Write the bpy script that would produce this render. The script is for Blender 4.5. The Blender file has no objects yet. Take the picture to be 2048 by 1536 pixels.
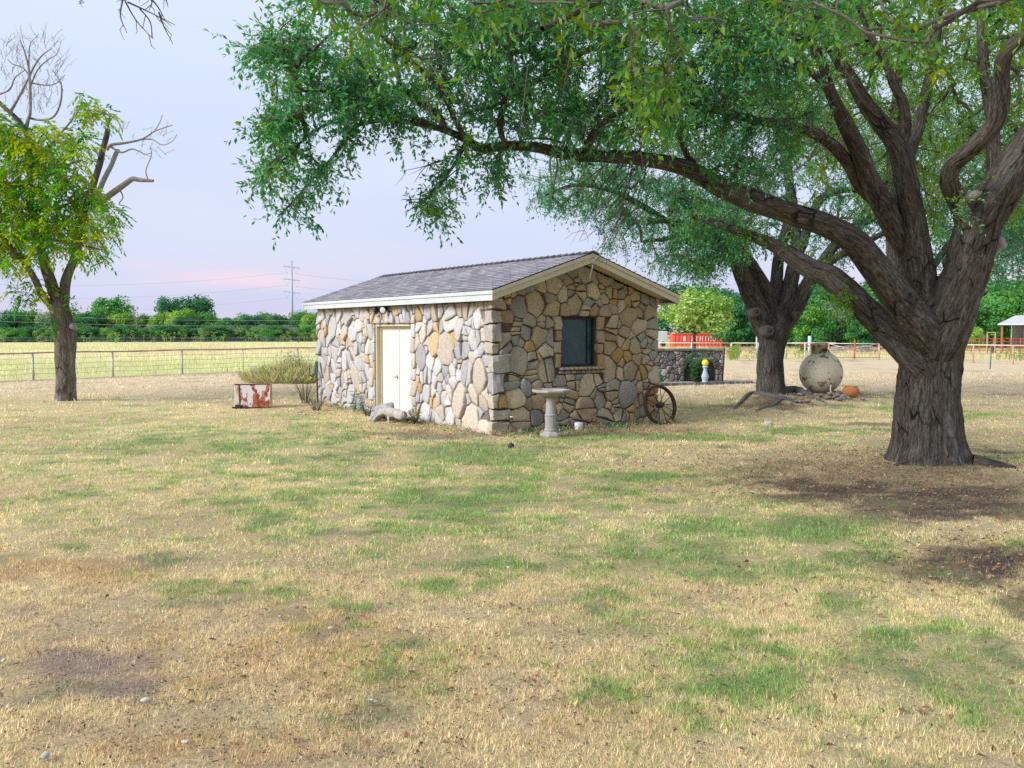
import bpy, bmesh, math, random
import numpy as np
from mathutils import Vector, Matrix

C = bpy.context.scene.collection
SC = bpy.context.scene
rnd = random.Random(7)
RS = np.random.RandomState(11)
PI = math.pi

# ------------------------------------------------------------------ camera, sky, sun, exposure
CAM_H, FPX, PITCH = 1.905, 1823.3, 0.0605
cam_d = bpy.data.cameras.new("camera")
cam = bpy.data.objects.new("camera", cam_d); C.objects.link(cam)
cam.location = (0, 0, CAM_H); cam.rotation_euler = (PI / 2 - PITCH, 0, 0)
cam_d.sensor_width = 36.0; cam_d.lens = 36.0 * FPX / 2048.0
cam_d.clip_start = 0.05; cam_d.clip_end = 6000
SC.camera = cam

SUN_EL, SUN_AZ = math.radians(30), math.radians(-118)      # azimuth from +Y towards +X
world = bpy.data.worlds.new("World"); SC.world = world; world.use_nodes = True
wn = world.node_tree.nodes; wl = world.node_tree.links; wn.clear()
def wnode(t, **k):
    n = wn.new(t)
    for a, v in k.items(): setattr(n, a, v)
    return n
w_out = wnode("ShaderNodeOutputWorld"); w_bg = wnode("ShaderNodeBackground")
w_sky = wnode("ShaderNodeTexSky"); w_sky.sky_type = 'NISHITA'; w_sky.sun_disc = False
w_sky.sun_elevation = SUN_EL; w_sky.sun_rotation = SUN_AZ; w_sky.air_density = 1.0; w_sky.dust_density = 2.0
w_tc = wnode("ShaderNodeTexCoord"); w_sep = wnode("ShaderNodeSeparateXYZ")
wl.new(w_tc.outputs["Generated"], w_sep.inputs[0])
w_ramp = wnode("ShaderNodeValToRGB")                        # overcast veil by elevation
el = w_ramp.color_ramp.elements
SKY = [(0.00, (.68, .66, .89)), (0.04, (.68, .71, .94)), (0.10, (.69, .755, .985)), (0.20, (.71, .80, 1.01)), (0.36, (.76, .88, 1.05)), (1.0, (.75, .87, 1.05))]
el[0].position, el[0].color = SKY[0][0], (*SKY[0][1], 1)
el[1].position, el[1].color = SKY[-1][0], (*SKY[-1][1], 1)
for p, c in SKY[1:-1]:
    e = el.new(p); e.color = (*c, 1)
wl.new(w_sep.outputs["Z"], w_ramp.inputs[0])
w_map = wnode("ShaderNodeMapping"); w_map.inputs["Scale"].default_value = (1.6, 1.6, 16)
wl.new(w_tc.outputs["Generated"], w_map.inputs[0])
w_noi = wnode("ShaderNodeTexNoise"); w_noi.inputs["Scale"].default_value = 2.2; w_noi.inputs["Detail"].default_value = 5; w_noi.inputs["Roughness"].default_value = .5
wl.new(w_map.outputs[0], w_noi.inputs["Vector"])
w_str = wnode("ShaderNodeMapRange"); w_str.inputs[1].default_value = .50; w_str.inputs[2].default_value = .70
wl.new(w_noi.outputs["Fac"], w_str.inputs[0])
w_low = wnode("ShaderNodeMapRange"); w_low.inputs[1].default_value = .16; w_low.inputs[2].default_value = .03; w_low.inputs[3].default_value = 0.0; w_low.inputs[4].default_value = .5
wl.new(w_sep.outputs["Z"], w_low.inputs[0])
w_mul = wnode("ShaderNodeMath", operation='MULTIPLY'); wl.new(w_str.outputs[0], w_mul.inputs[0]); wl.new(w_low.outputs[0], w_mul.inputs[1])
w_pink = wnode("ShaderNodeMix", data_type='RGBA'); w_pink.inputs["B"].default_value = (1.0, .76, .86, 1)
w_dot = wnode("ShaderNodeVectorMath", operation='DISTANCE')                # a long pink cloud low in the north-west
w_map3 = wnode("ShaderNodeMapping"); w_map3.inputs["Scale"].default_value = (1, 1, 7.5); wl.new(w_tc.outputs["Generated"], w_map3.inputs[0])
wl.new(w_map3.outputs[0], w_dot.inputs[0]); w_dot.inputs[1].default_value = (-.285, .957, .050 * 7.5)
w_pk = wnode("ShaderNodeMapRange"); w_pk.inputs[1].default_value = .125; w_pk.inputs[2].default_value = .02; w_pk.inputs[3].default_value = 0; w_pk.inputs[4].default_value = .95; wl.new(w_dot.outputs["Value"], w_pk.inputs[0])
w_pn = wnode("ShaderNodeMapRange"); w_pn.inputs[1].default_value = .36; w_pn.inputs[2].default_value = .58; wl.new(w_noi.outputs["Fac"], w_pn.inputs[0])
w_pm = wnode("ShaderNodeMath", operation='MULTIPLY'); wl.new(w_pk.outputs[0], w_pm.inputs[0]); wl.new(w_pn.outputs[0], w_pm.inputs[1])
w_mx = wnode("ShaderNodeMath", operation='MAXIMUM'); w_mx.use_clamp = True; wl.new(w_pm.outputs[0], w_mx.inputs[0]); wl.new(w_mul.outputs[0], w_mx.inputs[1])
wl.new(w_mx.outputs[0], w_pink.inputs["Factor"]); wl.new(w_ramp.outputs[0], w_pink.inputs["A"])
# soft thin cloud all over: slightly paler streaks
w_map2 = wnode("ShaderNodeMapping"); w_map2.inputs["Scale"].default_value = (1.2, 1.2, 5)
wl.new(w_tc.outputs["Generated"], w_map2.inputs[0])
w_noi2 = wnode("ShaderNodeTexNoise"); w_noi2.inputs["Scale"].default_value = 1.7; w_noi2.inputs["Detail"].default_value = 6
wl.new(w_map2.outputs[0], w_noi2.inputs["Vector"])
w_cl = wnode("ShaderNodeMapRange"); w_cl.inputs[1].default_value = .42; w_cl.inputs[2].default_value = .72; w_cl.inputs[4].default_value = .5
wl.new(w_noi2.outputs["Fac"], w_cl.inputs[0])
w_c2 = wnode("ShaderNodeMix", data_type='RGBA'); w_c2.inputs["B"].default_value = (.83, .87, 1.0, 1)
wl.new(w_cl.outputs[0], w_c2.inputs["Factor"]); wl.new(w_pink.outputs["Result"], w_c2.inputs["A"])
w_sc = wnode("ShaderNodeVectorMath", operation='SCALE'); w_sc.inputs["Scale"].default_value = 8.0
wl.new(w_c2.outputs["Result"], w_sc.inputs[0])
w_mix = wnode("ShaderNodeMix", data_type='RGBA'); w_mix.inputs["Factor"].default_value = .93
wl.new(w_sky.outputs[0], w_mix.inputs["A"]); wl.new(w_sc.outputs[0], w_mix.inputs["B"])
wl.new(w_mix.outputs["Result"], w_bg.inputs[0]); w_bg.inputs[1].default_value = 0.1
wl.new(w_bg.outputs[0], w_out.inputs[0])

sun_d = bpy.data.lights.new("sun", 'SUN'); sun_d.energy = 4.0; sun_d.angle = math.radians(28); sun_d.color = (1.0, .98, .96)
sun = bpy.data.objects.new("sun", sun_d); C.objects.link(sun)
sdir = Vector((math.sin(SUN_AZ) * math.cos(SUN_EL), math.cos(SUN_AZ) * math.cos(SUN_EL), math.sin(SUN_EL)))
sun.rotation_euler = sdir.to_track_quat('Z', 'Y').to_euler()
sun.location = (-20, -10, 20)
vs = SC.view_settings
SC.display_settings.display_device = 'sRGB'; vs.view_transform = 'Standard'; vs.look = 'None'; vs.gamma = 1; vs.exposure = 0.35; vs.use_curve_mapping = False
SC.cycles.use_denoising = False; SC.cycles.max_bounces = 6; SC.cycles.diffuse_bounces = 3; SC.cycles.transmission_bounces = 4; SC.cycles.transparent_max_bounces = 4
SC.cycles.glossy_bounces = 2; SC.cycles.caustics_reflective = False; SC.cycles.caustics_refractive = False

# ------------------------------------------------------------------ pixel -> place
CP, SP = math.cos(PITCH), math.sin(PITCH)
def ray(x, y):
    a, b = (x - 1024) / FPX, (768 - y) / FPX
    return np.array([a, CP + b * SP, b * CP - SP])
def at(x, y, z=0.0):
    r = ray(x, y); t = (z - CAM_H) / r[2]
    return np.array([r[0] * t, r[1] * t, z])
def atD(x, y, D):
    r = ray(x, y); t = D / r[1]
    return np.array([r[0] * t, D, CAM_H + r[2] * t])
def proj(P):
    P = np.atleast_2d(P); Z = P[:, 2] - CAM_H
    dep = P[:, 1] * CP - Z * SP; up = Z * CP + P[:, 1] * SP
    return 1024 + FPX * P[:, 0] / dep, 768 - FPX * up / dep, dep
def drop(x, y):
    d = np.hypot(x, np.maximum(y, 0)) if not np.isscalar(x) else math.hypot(x, max(y, 0))
    return -0.0058 * np.clip(d - 42, 0, 330)
def groundD(x, y):                                            # ground point under a pixel, on the falling field
    lo, hi = 2.0, 400.0
    for _ in range(40):
        m = .5 * (lo + hi); P = atD(x, y, m)
        if P[2] > float(drop(P[0], P[1])): lo = m
        else: hi = m
    P = atD(x, y, lo); P[2] = float(drop(P[0], P[1])); return P

# ------------------------------------------------------------------ value noise (numpy)
def _h(ix, iy, iz, s):
    n = (ix.astype(np.int64) * 374761393 + iy.astype(np.int64) * 668265263 + iz.astype(np.int64) * 2147483647 + s * 974634777) & 0x7fffffff
    n = ((n ^ (n >> 13)) * 1274126177) & 0x7fffffff
    n = ((n ^ (n >> 16)) * 668265263) & 0x7fffffff
    return ((n ^ (n >> 15)) & 0xffff) / 65535.0
def vnoise(p, s=0):
    p = np.asarray(p, float); i = np.floor(p); f = p - i; u = f * f * (3 - 2 * f); r = 0
    for dx in (0, 1):
        for dy in (0, 1):
            for dz in (0, 1):
                w = (u[:, 0] if dx else 1 - u[:, 0]) * (u[:, 1] if dy else 1 - u[:, 1]) * (u[:, 2] if dz else 1 - u[:, 2])
                r = r + w * _h(i[:, 0] + dx, i[:, 1] + dy, i[:, 2] + dz, s)
    return r
def fbm(p, s=0, o=4, g=.5):
    p = np.asarray(p, float); a, r, t = 1., 0, 0
    for k in range(o):
        r = r + a * vnoise(p * 2 ** k + 17.3 * k, s + k); t += a; a *= g
    return r / t
def fbm2(x, y, sc, s=0, o=4): return fbm(np.stack([x * sc, y * sc, np.zeros_like(x) + .37], 1), s, o)
def sstep(a, b, x): t = np.clip((x - a) / (b - a), 0, 1); return t * t * (3 - 2 * t)

# ------------------------------------------------------------------ mesh helpers
def mesh_np(name, V, tris=None, quads=None, mat=None, col=None, smooth=False, attrs=None):
    me = bpy.data.meshes.new(name); V = np.asarray(V, np.float32)
    idx, starts, n = [], [], 0
    for F, k in ((tris, 3), (quads, 4)):
        if F is not None and len(F):
            F = np.asarray(F, np.int32); idx.append(F.ravel()); starts.append(n + np.arange(len(F), dtype=np.int32) * k); n += F.size
    idx = np.concatenate(idx); starts = np.concatenate(starts)
    me.vertices.add(len(V)); me.vertices.foreach_set("co", V.ravel())
    me.loops.add(len(idx)); me.loops.foreach_set("vertex_index", idx)
    me.polygons.add(len(starts)); me.polygons.foreach_set("loop_start", starts)
    if smooth: me.polygons.foreach_set("use_smooth", np.ones(len(starts), bool))
    me.update(calc_edges=True)
    if col is not None:
        col = np.asarray(col, np.float32)
        if col.shape[1] == 3: col = np.concatenate([col, np.ones((len(col), 1), np.float32)], 1)
        a = me.color_attributes.new("col", 'FLOAT_COLOR', 'POINT'); a.data.foreach_set("color", col.ravel())
    for k, v in (attrs or {}).items():
        a = me.attributes.new(k, 'FLOAT_VECTOR', 'POINT'); a.data.foreach_set("vector", np.asarray(v, np.float32).ravel())
    if mat: me.materials.append(mat)
    return me
def link(name, me, parent=None, loc=None, rotz=None):
    o = bpy.data.objects.new(name, me); C.objects.link(o)
    if parent: o.parent = parent
    if loc is not None: o.location = loc
    if rotz is not None: o.rotation_euler = (0, 0, rotz)
    return o
def tag(o, label=None, cat=None, group=None, kind=None):
    for k, v in (("label", label), ("category", cat), ("group", group), ("kind", kind)):
        if v: o[k] = v
    return o
def thing(name, loc, label, cat, rotz=0, group=None):
    o = bpy.data.objects.new(name, None); C.objects.link(o); o.location = tuple(loc); o.rotation_euler = (0, 0, rotz)
    o.empty_display_size = .2
    return tag(o, label, cat, group)
def copy_tree(o, parent=None):
    c = o.copy(); C.objects.link(c); c.parent = parent
    for ch in o.children: copy_tree(ch, c)
    return c

class MB:
    """collects faces of one mesh"""
    def __init__(s): s.v, s.f, s.c, s.cc = [], [], [], None
    def add(s, V, F, col=None):
        n = len(s.v); s.v += [tuple(map(float, p)) for p in V]; s.f += [tuple(int(i) + n for i in f) for f in F]
        s.c += [col or (1, 1, 1)] * len(V); return s
    def box(s, c, d, rz=0, ry=0, rx=0, col=None, taper=1.0):
        x, y, z = d[0] / 2, d[1] / 2, d[2] / 2
        M = Matrix.Rotation(rz, 3, 'Z') @ Matrix.Rotation(ry, 3, 'Y') @ Matrix.Rotation(rx, 3, 'X')
        V = []
        for k in (-1, 1):
            t = 1 if k < 0 else taper
            for a, b in ((-1, -1), (1, -1), (1, 1), (-1, 1)): V.append(M @ Vector((a * x * t, b * y * t, k * z)) + Vector(c))
        return s.add(V, [(3, 2, 1, 0), (4, 5, 6, 7), (0, 1, 5, 4), (1, 2, 6, 5), (2, 3, 7, 6), (3, 0, 4, 7)], col)
    def tube(s, pts, rad, n=6, col=None, cap=True):
        V, F, _ = tube_np(pts, rad, n, cap); return s.add(V, F, col)
    def lathe(s, prof, n=16, c=(0, 0, 0), col=None, sx=1, sy=1, ph=0, cap=True):
        V, F = [], []
        for r, z in prof:
            for k in range(n):
                a = 2 * PI * k / n + ph; V.append((c[0] + r * math.cos(a) * sx, c[1] + r * math.sin(a) * sy, c[2] + z))
        for i in range(len(prof) - 1):
            for k in range(n):
                a, b = i * n + k, i * n + (k + 1) % n; F.append((a, b, b + n, a + n))
        if cap and prof[0][0] > 1e-4: F.append(tuple(range(n - 1, -1, -1)))
        if cap and prof[-1][0] > 1e-4: F.append(tuple((len(prof) - 1) * n + k for k in range(n)))
        return s.add(V, F, col)
    def build(s, name, mat, parent=None, smooth=False, bevel=0, loc=None, rotz=None, colors=False):
        me = bpy.data.meshes.new(name); me.from_pydata(s.v, [], s.f); me.update()
        if smooth: me.polygons.foreach_set("use_smooth", np.ones(len(me.polygons), bool))
        if colors:
            a = me.color_attributes.new("col", 'FLOAT_COLOR', 'POINT'); a.data.foreach_set("color", np.array([(*c, 1) for c in s.c], np.float32).ravel())
        if mat: me.materials.append(mat)
        o = link(name, me, parent, loc, rotz)
        if bevel:
            m = o.modifiers.new("bevel", 'BEVEL'); m.width = bevel; m.segments = 2; m.limit_method = 'ANGLE'
        return o

def frames(P):
    P = np.asarray(P, float); T = np.gradient(P, axis=0); T /= np.linalg.norm(T, axis=1)[:, None] + 1e-9
    up = np.array([0, 0, 1.]) if abs(T[0][2]) < .9 else np.array([1., 0, 0])
    n = np.cross(up, T[0]); n /= np.linalg.norm(n); N = [n]
    for i in range(1, len(P)):
        n = N[-1] - T[i] * (N[-1] @ T[i]); n /= np.linalg.norm(n) + 1e-9; N.append(n)
    N = np.array(N); return T, N, np.cross(T, N)
def tube_np(P, R, n=6, cap=True, disp=None):
    P = np.asarray(P, float); R = np.broadcast_to(np.asarray(R, float), (len(P),))
    T, N, B = frames(P); a = np.arange(n) * 2 * PI / n
    s = np.concatenate([[0], np.cumsum(np.linalg.norm(np.diff(P, axis=0), axis=1))])
    dirs = N[:, None, :] * np.cos(a)[None, :, None] + B[:, None, :] * np.sin(a)[None, :, None]
    Rm = float(R.mean())
    bk = np.stack([np.broadcast_to(np.cos(a) * Rm, (len(P), n)), np.broadcast_to(np.sin(a) * Rm, (len(P), n)), np.broadcast_to(s[:, None], (len(P), n))], 2).reshape(-1, 3)
    rr = np.repeat(R, n)
    if disp is not None: rr = rr + disp(bk, rr)
    V = np.repeat(P, n, 0) + dirs.reshape(-1, 3) * rr[:, None]
    i = np.arange(len(P) - 1)[:, None] * n; k = np.arange(n)[None, :]; k2 = (k + 1) % n
    F = np.stack([i + k, i + k2, i + n + k2, i + n + k], 2).reshape(-1, 4)
    F = [tuple(f) for f in F] if cap else F
    if cap: F += [tuple(range(n - 1, -1, -1)), tuple((len(P) - 1) * n + j for j in range(n))]
    return V, F, bk
def smooth_path(P, m):
    P = np.asarray(P, float); out = []
    Q = np.vstack([2 * P[0] - P[1], P, 2 * P[-1] - P[-2]])
    for i in range(1, len(Q) - 2):
        for t in np.arange(m) / m:
            out.append(.5 * ((2 * Q[i]) + (-Q[i - 1] + Q[i + 1]) * t + (2 * Q[i - 1] - 5 * Q[i] + 4 * Q[i + 1] - Q[i + 2]) * t * t + (-Q[i - 1] + 3 * Q[i] - 3 * Q[i + 1] + Q[i + 2]) * t ** 3))
    out.append(Q[-2]); return np.array(out)

# ------------------------------------------------------------------ materials
def mat_new(name):
    m = bpy.data.materials.new(name); m.use_nodes = True; nt = m.node_tree
    return m, nt.nodes, nt.links, nt.nodes["Principled BSDF"]
def noise(N, L, scale, detail=4, rough=.55, vec=None):
    n = N.new("ShaderNodeTexNoise"); n.inputs["Scale"].default_value = scale; n.inputs["Detail"].default_value = detail; n.inputs["Roughness"].default_value = rough
    if vec is not None: L.new(vec, n.inputs["Vector"])
    return n
def ramp(N, L, fac, stops):
    r = N.new("ShaderNodeValToRGB"); e = r.color_ramp.elements
    e[0].position, e[0].color = stops[0][0], (*stops[0][1], 1); e[1].position, e[1].color = stops[-1][0], (*stops[-1][1], 1)
    for p, c in stops[1:-1]: q = e.new(p); q.color = (*c, 1)
    L.new(fac, r.inputs[0]); return r.outputs[0]
def mixc(N, L, fac, a, b, mode='MIX'):
    m = N.new("ShaderNodeMix"); m.data_type = 'RGBA'; m.blend_type = mode
    for k, v in (("Factor", fac), ("A", a), ("B", b)):
        if hasattr(v, "is_output"): L.new(v, m.inputs[k])
        elif isinstance(v, (int, float)): m.inputs[k].default_value = v
        else: m.inputs[k].default_value = (*v, 1)
    return m.outputs["Result"]
def bump(N, L, b, h, strength, dist):
    n = N.new("ShaderNodeBump"); n.inputs["Strength"].default_value = strength; n.inputs["Distance"].default_value = dist
    L.new(h, n.inputs["Height"]); L.new(n.outputs[0], b.inputs["Normal"]); return n
def objvec(N, kind="Object"):
    return N.new("ShaderNodeTexCoord").outputs[kind]
def attr(N, name): n = N.new("ShaderNodeAttribute"); n.attribute_name = name; return n

def mat_plain(name, col, rough=.7, metal=0, var=.15, scale=6, bmp=.1, dist=.004):
    m, N, L, b = mat_new(name); v = objvec(N)
    n = noise(N, L, scale, 5, .6, v)
    c = ramp(N, L, n.outputs["Fac"], [(.3, tuple(x * (1 - var) for x in col)), (.7, tuple(min(1, x * (1 + var)) for x in col))])
    L.new(c, b.inputs["Base Color"]); b.inputs["Roughness"].default_value = rough; b.inputs["Metallic"].default_value = metal
    if bmp: bump(N, L, b, noise(N, L, scale * 12, 4, .6, v).outputs["Fac"], bmp, dist)
    return m
def mat_attr(name, rough=.8, var=(.8, 1.2), scale=30, bmp=.3, dist=.004, spec=.3, geo=True):
    m, N, L, b = mat_new(name); a = attr(N, "col")
    v = N.new("ShaderNodeNewGeometry").outputs["Position"] if geo else objvec(N)
    n = noise(N, L, scale, 5, .65, v)
    g = ramp(N, L, n.outputs["Fac"], [(.3, (var[0],) * 3), (.7, (var[1],) * 3)])
    L.new(mixc(N, L, 1.0, a.outputs["Color"], g, 'MULTIPLY'), b.inputs["Base Color"])
    b.inputs["Roughness"].default_value = rough; b.inputs["Specular IOR Level"].default_value = spec
    if bmp: bump(N, L, b, n.outputs["Fac"], bmp, dist)
    return m
def mat_leaf(name, trans=.42, rough=.42, spec=.42, sat=1.0):
    m, N, L, b = mat_new(name); a = attr(N, "col")
    h0 = N.new("ShaderNodeHueSaturation"); h0.inputs["Saturation"].default_value = sat; L.new(a.outputs["Color"], h0.inputs["Color"])
    L.new(h0.outputs[0], b.inputs["Base Color"]); b.inputs["Roughness"].default_value = rough; b.inputs["Specular IOR Level"].default_value = spec
    t = N.new("ShaderNodeBsdfTranslucent"); mx = N.new("ShaderNodeMixShader"); mx.inputs[0].default_value = trans
    hs = N.new("ShaderNodeHueSaturation"); hs.inputs["Saturation"].default_value = 1.1; hs.inputs["Value"].default_value = 1.5; L.new(h0.outputs[0], hs.inputs["Color"])
    L.new(hs.outputs[0], t.inputs["Color"])
    L.new(b.outputs[0], mx.inputs[1]); L.new(t.outputs[0], mx.inputs[2]); L.new(mx.outputs[0], N["Material Output"].inputs["Surface"])
    return m
def mat_bark(name, lo, mid, hi, sc=1.0, lichen=None, bstr=1.0):
    m, N, L, b = mat_new(name); bk = attr(N, "bk").outputs["Vector"]
    mp = N.new("ShaderNodeMapping"); mp.inputs["Scale"].default_value = (1, 1, .20); L.new(bk, mp.inputs[0]); v = mp.outputs[0]
    wob = noise(N, L, 9 * sc, 3, .5, v)
    add = N.new("ShaderNodeMixRGB"); add.blend_type = 'ADD'; add.inputs[0].default_value = .07; L.new(v, add.inputs[1]); L.new(wob.outputs["Color"], add.inputs[2])
    vo = N.new("ShaderNodeTexVoronoi"); vo.feature = 'DISTANCE_TO_EDGE'; vo.inputs["Scale"].default_value = 58 * sc; vo.inputs["Randomness"].default_value = 1.0; L.new(add.outputs[0], vo.inputs["Vector"])
    cr = N.new("ShaderNodeMapRange"); cr.inputs[1].default_value = 0; cr.inputs[2].default_value = .40; L.new(vo.outputs["Distance"], cr.inputs[0])
    n2 = noise(N, L, 60 * sc, 4, .7, v); n3 = noise(N, L, 3.2 * sc, 4, .6, v)
    mp5 = N.new("ShaderNodeMapping"); mp5.inputs["Scale"].default_value = (1, 1, .13); L.new(bk, mp5.inputs[0])
    n5 = noise(N, L, 42 * sc, 6, .72, mp5.outputs[0])
    c = ramp(N, L, n5.outputs["Fac"], [(.36, lo), (.50, mid), (.68, hi)])
    c = mixc(N, L, 1.0, c, ramp(N, L, n2.outputs["Fac"], [(.3, (.72,) * 3), (.7, (1.25,) * 3)]), 'MULTIPLY')
    c = mixc(N, L, 1.0, c, ramp(N, L, cr.outputs[0], [(0, (.60, .58, .56)), (1, (1.08,) * 3)]), 'MULTIPLY')
    mp6 = N.new("ShaderNodeMapping"); mp6.inputs["Scale"].default_value = (1, 1, 2.0); L.new(add.outputs[0], mp6.inputs[0])
    v6 = N.new("ShaderNodeTexVoronoi"); v6.feature = 'DISTANCE_TO_EDGE'; v6.inputs["Scale"].default_value = 5.5 * sc; L.new(mp6.outputs[0], v6.inputs["Vector"])
    k6 = N.new("ShaderNodeMapRange"); k6.inputs[1].default_value = .012; k6.inputs[2].default_value = .05; L.new(v6.outputs["Distance"], k6.inputs[0])
    n7 = noise(N, L, 2.6 * sc, 3, .5, bk); k7 = N.new("ShaderNodeMapRange"); k7.inputs[1].default_value = .50; k7.inputs[2].default_value = .60; L.new(n7.outputs["Fac"], k7.inputs[0])
    inv = N.new("ShaderNodeMath"); inv.operation = 'SUBTRACT'; inv.inputs[0].default_value = 1; L.new(k6.outputs[0], inv.inputs[1])
    crk = N.new("ShaderNodeMath"); crk.operation = 'MULTIPLY'; L.new(inv.outputs[0], crk.inputs[0]); L.new(k7.outputs[0], crk.inputs[1])
    c = mixc(N, L, crk.outputs[0], c, tuple(q * .35 for q in lo))
    c = mixc(N, L, 1.0, c, ramp(N, L, n3.outputs["Fac"], [(.25, (.62, .60, .60)), (.75, (1.3, 1.25, 1.2))]), 'MULTIPLY')
    if lichen:
        n4 = noise(N, L, 7 * sc, 5, .65, v); f = N.new("ShaderNodeMapRange"); f.inputs[1].default_value = .55; f.inputs[2].default_value = .72; f.inputs[4].default_value = .6; L.new(n4.outputs["Fac"], f.inputs[0])
        c = mixc(N, L, f.outputs[0], c, lichen)
    L.new(c, b.inputs["Base Color"]); b.inputs["Roughness"].default_value = .92; b.inputs["Specular IOR Level"].default_value = .15
    h = N.new("ShaderNodeMath"); h.operation = 'MULTIPLY_ADD'; L.new(cr.outputs[0], h.inputs[0]); h.inputs[1].default_value = .35; L.new(n5.outputs["Fac"], h.inputs[2])
    h2 = N.new("ShaderNodeMath"); h2.operation = 'SUBTRACT'; L.new(h.outputs[0], h2.inputs[0]); L.new(crk.outputs[0], h2.inputs[1]); h = h2
    bump(N, L, b, h.outputs[0], bstr, .022)
    return m

# stone: colour from the piece, mottled and pitted by noise
def mat_stone(name):
    m, N, L, b = mat_new(name); a = attr(N, "col"); v = N.new("ShaderNodeNewGeometry").outputs["Position"]
    n1 = noise(N, L, 5, 5, .6, v); n2 = noise(N, L, 22, 6, .7, v); n3 = noise(N, L, 2.2, 3, .5, v)
    c = mixc(N, L, 1.0, a.outputs["Color"], ramp(N, L, n2.outputs["Fac"], [(.28, (.62, .6, .58)), (.5, (1, 1, 1)), (.75, (1.22, 1.2, 1.16))]), 'MULTIPLY')
    f = N.new("ShaderNodeMapRange"); f.inputs[1].default_value = .56; f.inputs[2].default_value = .70; f.inputs[4].default_value = .5; L.new(n1.outputs["Fac"], f.inputs[0])
    c = mixc(N, L, f.outputs[0], c, (.36, .24, .10))
    f2 = N.new("ShaderNodeMapRange"); f2.inputs[1].default_value = .6; f2.inputs[2].default_value = .75; f2.inputs[4].default_value = .45; L.new(n3.outputs["Fac"], f2.inputs[0])
    c = mixc(N, L, f2.outputs[0], c, (.30, .29, .28))
    L.new(c, b.inputs["Base Color"]); b.inputs["Roughness"].default_value = .9; b.inputs["Specular IOR Level"].default_value = .2
    bump(N, L, b, n2.outputs["Fac"], .6, .012); return m
M = {}
M['stone'] = mat_stone('stone')
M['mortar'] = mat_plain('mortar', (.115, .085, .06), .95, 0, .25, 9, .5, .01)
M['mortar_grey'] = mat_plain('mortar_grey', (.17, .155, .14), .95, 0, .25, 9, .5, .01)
M['shingle'] = mat_attr('shingle', .92, (.75, 1.25), 160, .5, .003, .2)
M['white_paint'] = mat_plain('white_paint', (.46, .48, .49), .5, 0, .06, 3, .05)
M['tan_paint'] = mat_plain('tan_paint', (.55, .49, .37), .55, 0, .08, 3, .05)
M['soffit'] = mat_plain('soffit', (.52, .44, .30), .7, 0, .08, 3, .05)
M['door_paint'] = mat_plain('door_paint', (.58, .57, .525), .42, 0, .05, 1.3, .04)
M['frame_paint'] = mat_plain('frame_paint', (.52, .45, .30), .5, 0, .1, 3, .05)
M['dark_metal'] = mat_plain('dark_metal', (.03, .032, .035), .5, .6, .2, 8, .05)
M['steel'] = mat_plain('steel', (.55, .55, .55), .3, 1, .1, 8, 0)
M['lens'] = mat_plain('lens', (.6, .6, .58), .25, 0, .15, 10, .1)
M['rust'] = mat_plain('rust', (.055, .026, .018), .85, .2, .4, 14, .4)
M['concrete'] = mat_plain('concrete', (.31, .285, .265), .9, 0, .16, 10, .35)
M['blue_concrete'] = mat_plain('blue_concrete', (.36, .42, .53), .8, 0, .12, 10, .3)
M['yellow'] = mat_plain('yellow', (.85, .62, .02), .4, 0, .1, 6, .05)
M['terracotta'] = mat_plain('terracotta', (.46, .17, .06), .8, 0, .2, 8, .2)
M['white_plastic'] = mat_plain('white_plastic', (.72, .76, .82), .45, 0, .06, 6, .05)
M['green_paint'] = mat_plain('green_paint', (.02, .13, .10), .45, 0, .2, 8, .1)
M['black'] = mat_plain('black', (.015, .015, .016), .6, 0, .2, 8, .1)
M['galv'] = mat_plain('galv', (.42, .40, .36), .55, .3, .2, 5, .1)
M['pipe_rail'] = mat_plain('pipe_rail', (.40, .31, .24), .7, .2, .45, 3, .2)
M['pipe_white'] = mat_plain('pipe_white', (.58, .50, .45), .6, 0, .15, 3, .1)
M['pipe_red'] = mat_plain('pipe_red', (.36, .07, .05), .65, 0, .3, 3, .1)
M['pipe_orange'] = mat_plain('pipe_orange', (.42, .25, .18), .7, 0, .3, 3, .1)
M['wood_grey'] = mat_plain('wood_grey', (.34, .31, .28), .9, 0, .3, 12, .5)
M['red_steel'] = mat_plain('red_steel', (.62, .085, .045), .5, 0, .12, 2, .1)
M['print_white'] = mat_plain('print_white', (.72, .50, .49), .6, 0, .05, 5, 0)
M['sheet_metal'] = mat_plain('sheet_metal', (.50, .50, .53), .5, .2, .08, 2, .05)
M['tower'] = mat_plain('tower', (.30, .37, .50), .6, .1, .05, .5, 0)
M['wire'] = mat_plain('wire', (.32, .32, .38), .6, .2, .05, 1, 0)
M['bark'] = mat_bark('bark', (.045, .040, .036), (.120, .106, .092), (.25, .225, .195), 1.0, (.20, .21, .19))
M['bark_far'] = mat_bark('bark_far', (.040, .037, .035), (.10, .092, .086), (.21, .195, .185), .8, (.16, .165, .16))
M['bark_pecan'] = mat_bark('bark_pecan', (.085, .075, .068), (.20, .175, .155), (.36, .32, .285), .8, (.34, .33, .31))
M['root_wood'] = mat_plain('root_wood', (.095, .086, .078), .9, 0, .35, 10, .6, .01)
M['deadwood'] = mat_plain('deadwood', (.26, .235, .22), .9, 0, .3, 14, .5)
M['driftwood'] = mat_plain('driftwood', (.29, .29, .305), .9, 0, .35, 16, .8, .01)
M['twig'] = mat_plain('twig', (.085, .068, .055), .9, 0, .3, 20, 0)
M['leaf'] = mat_leaf('leaf', .42, .42, .42, 1.22); M['leaf_far'] = mat_leaf('leaf_far', .3, .6, .2, 1.12)
M['grass'] = mat_leaf('grass', .25, .7, .15)

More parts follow.
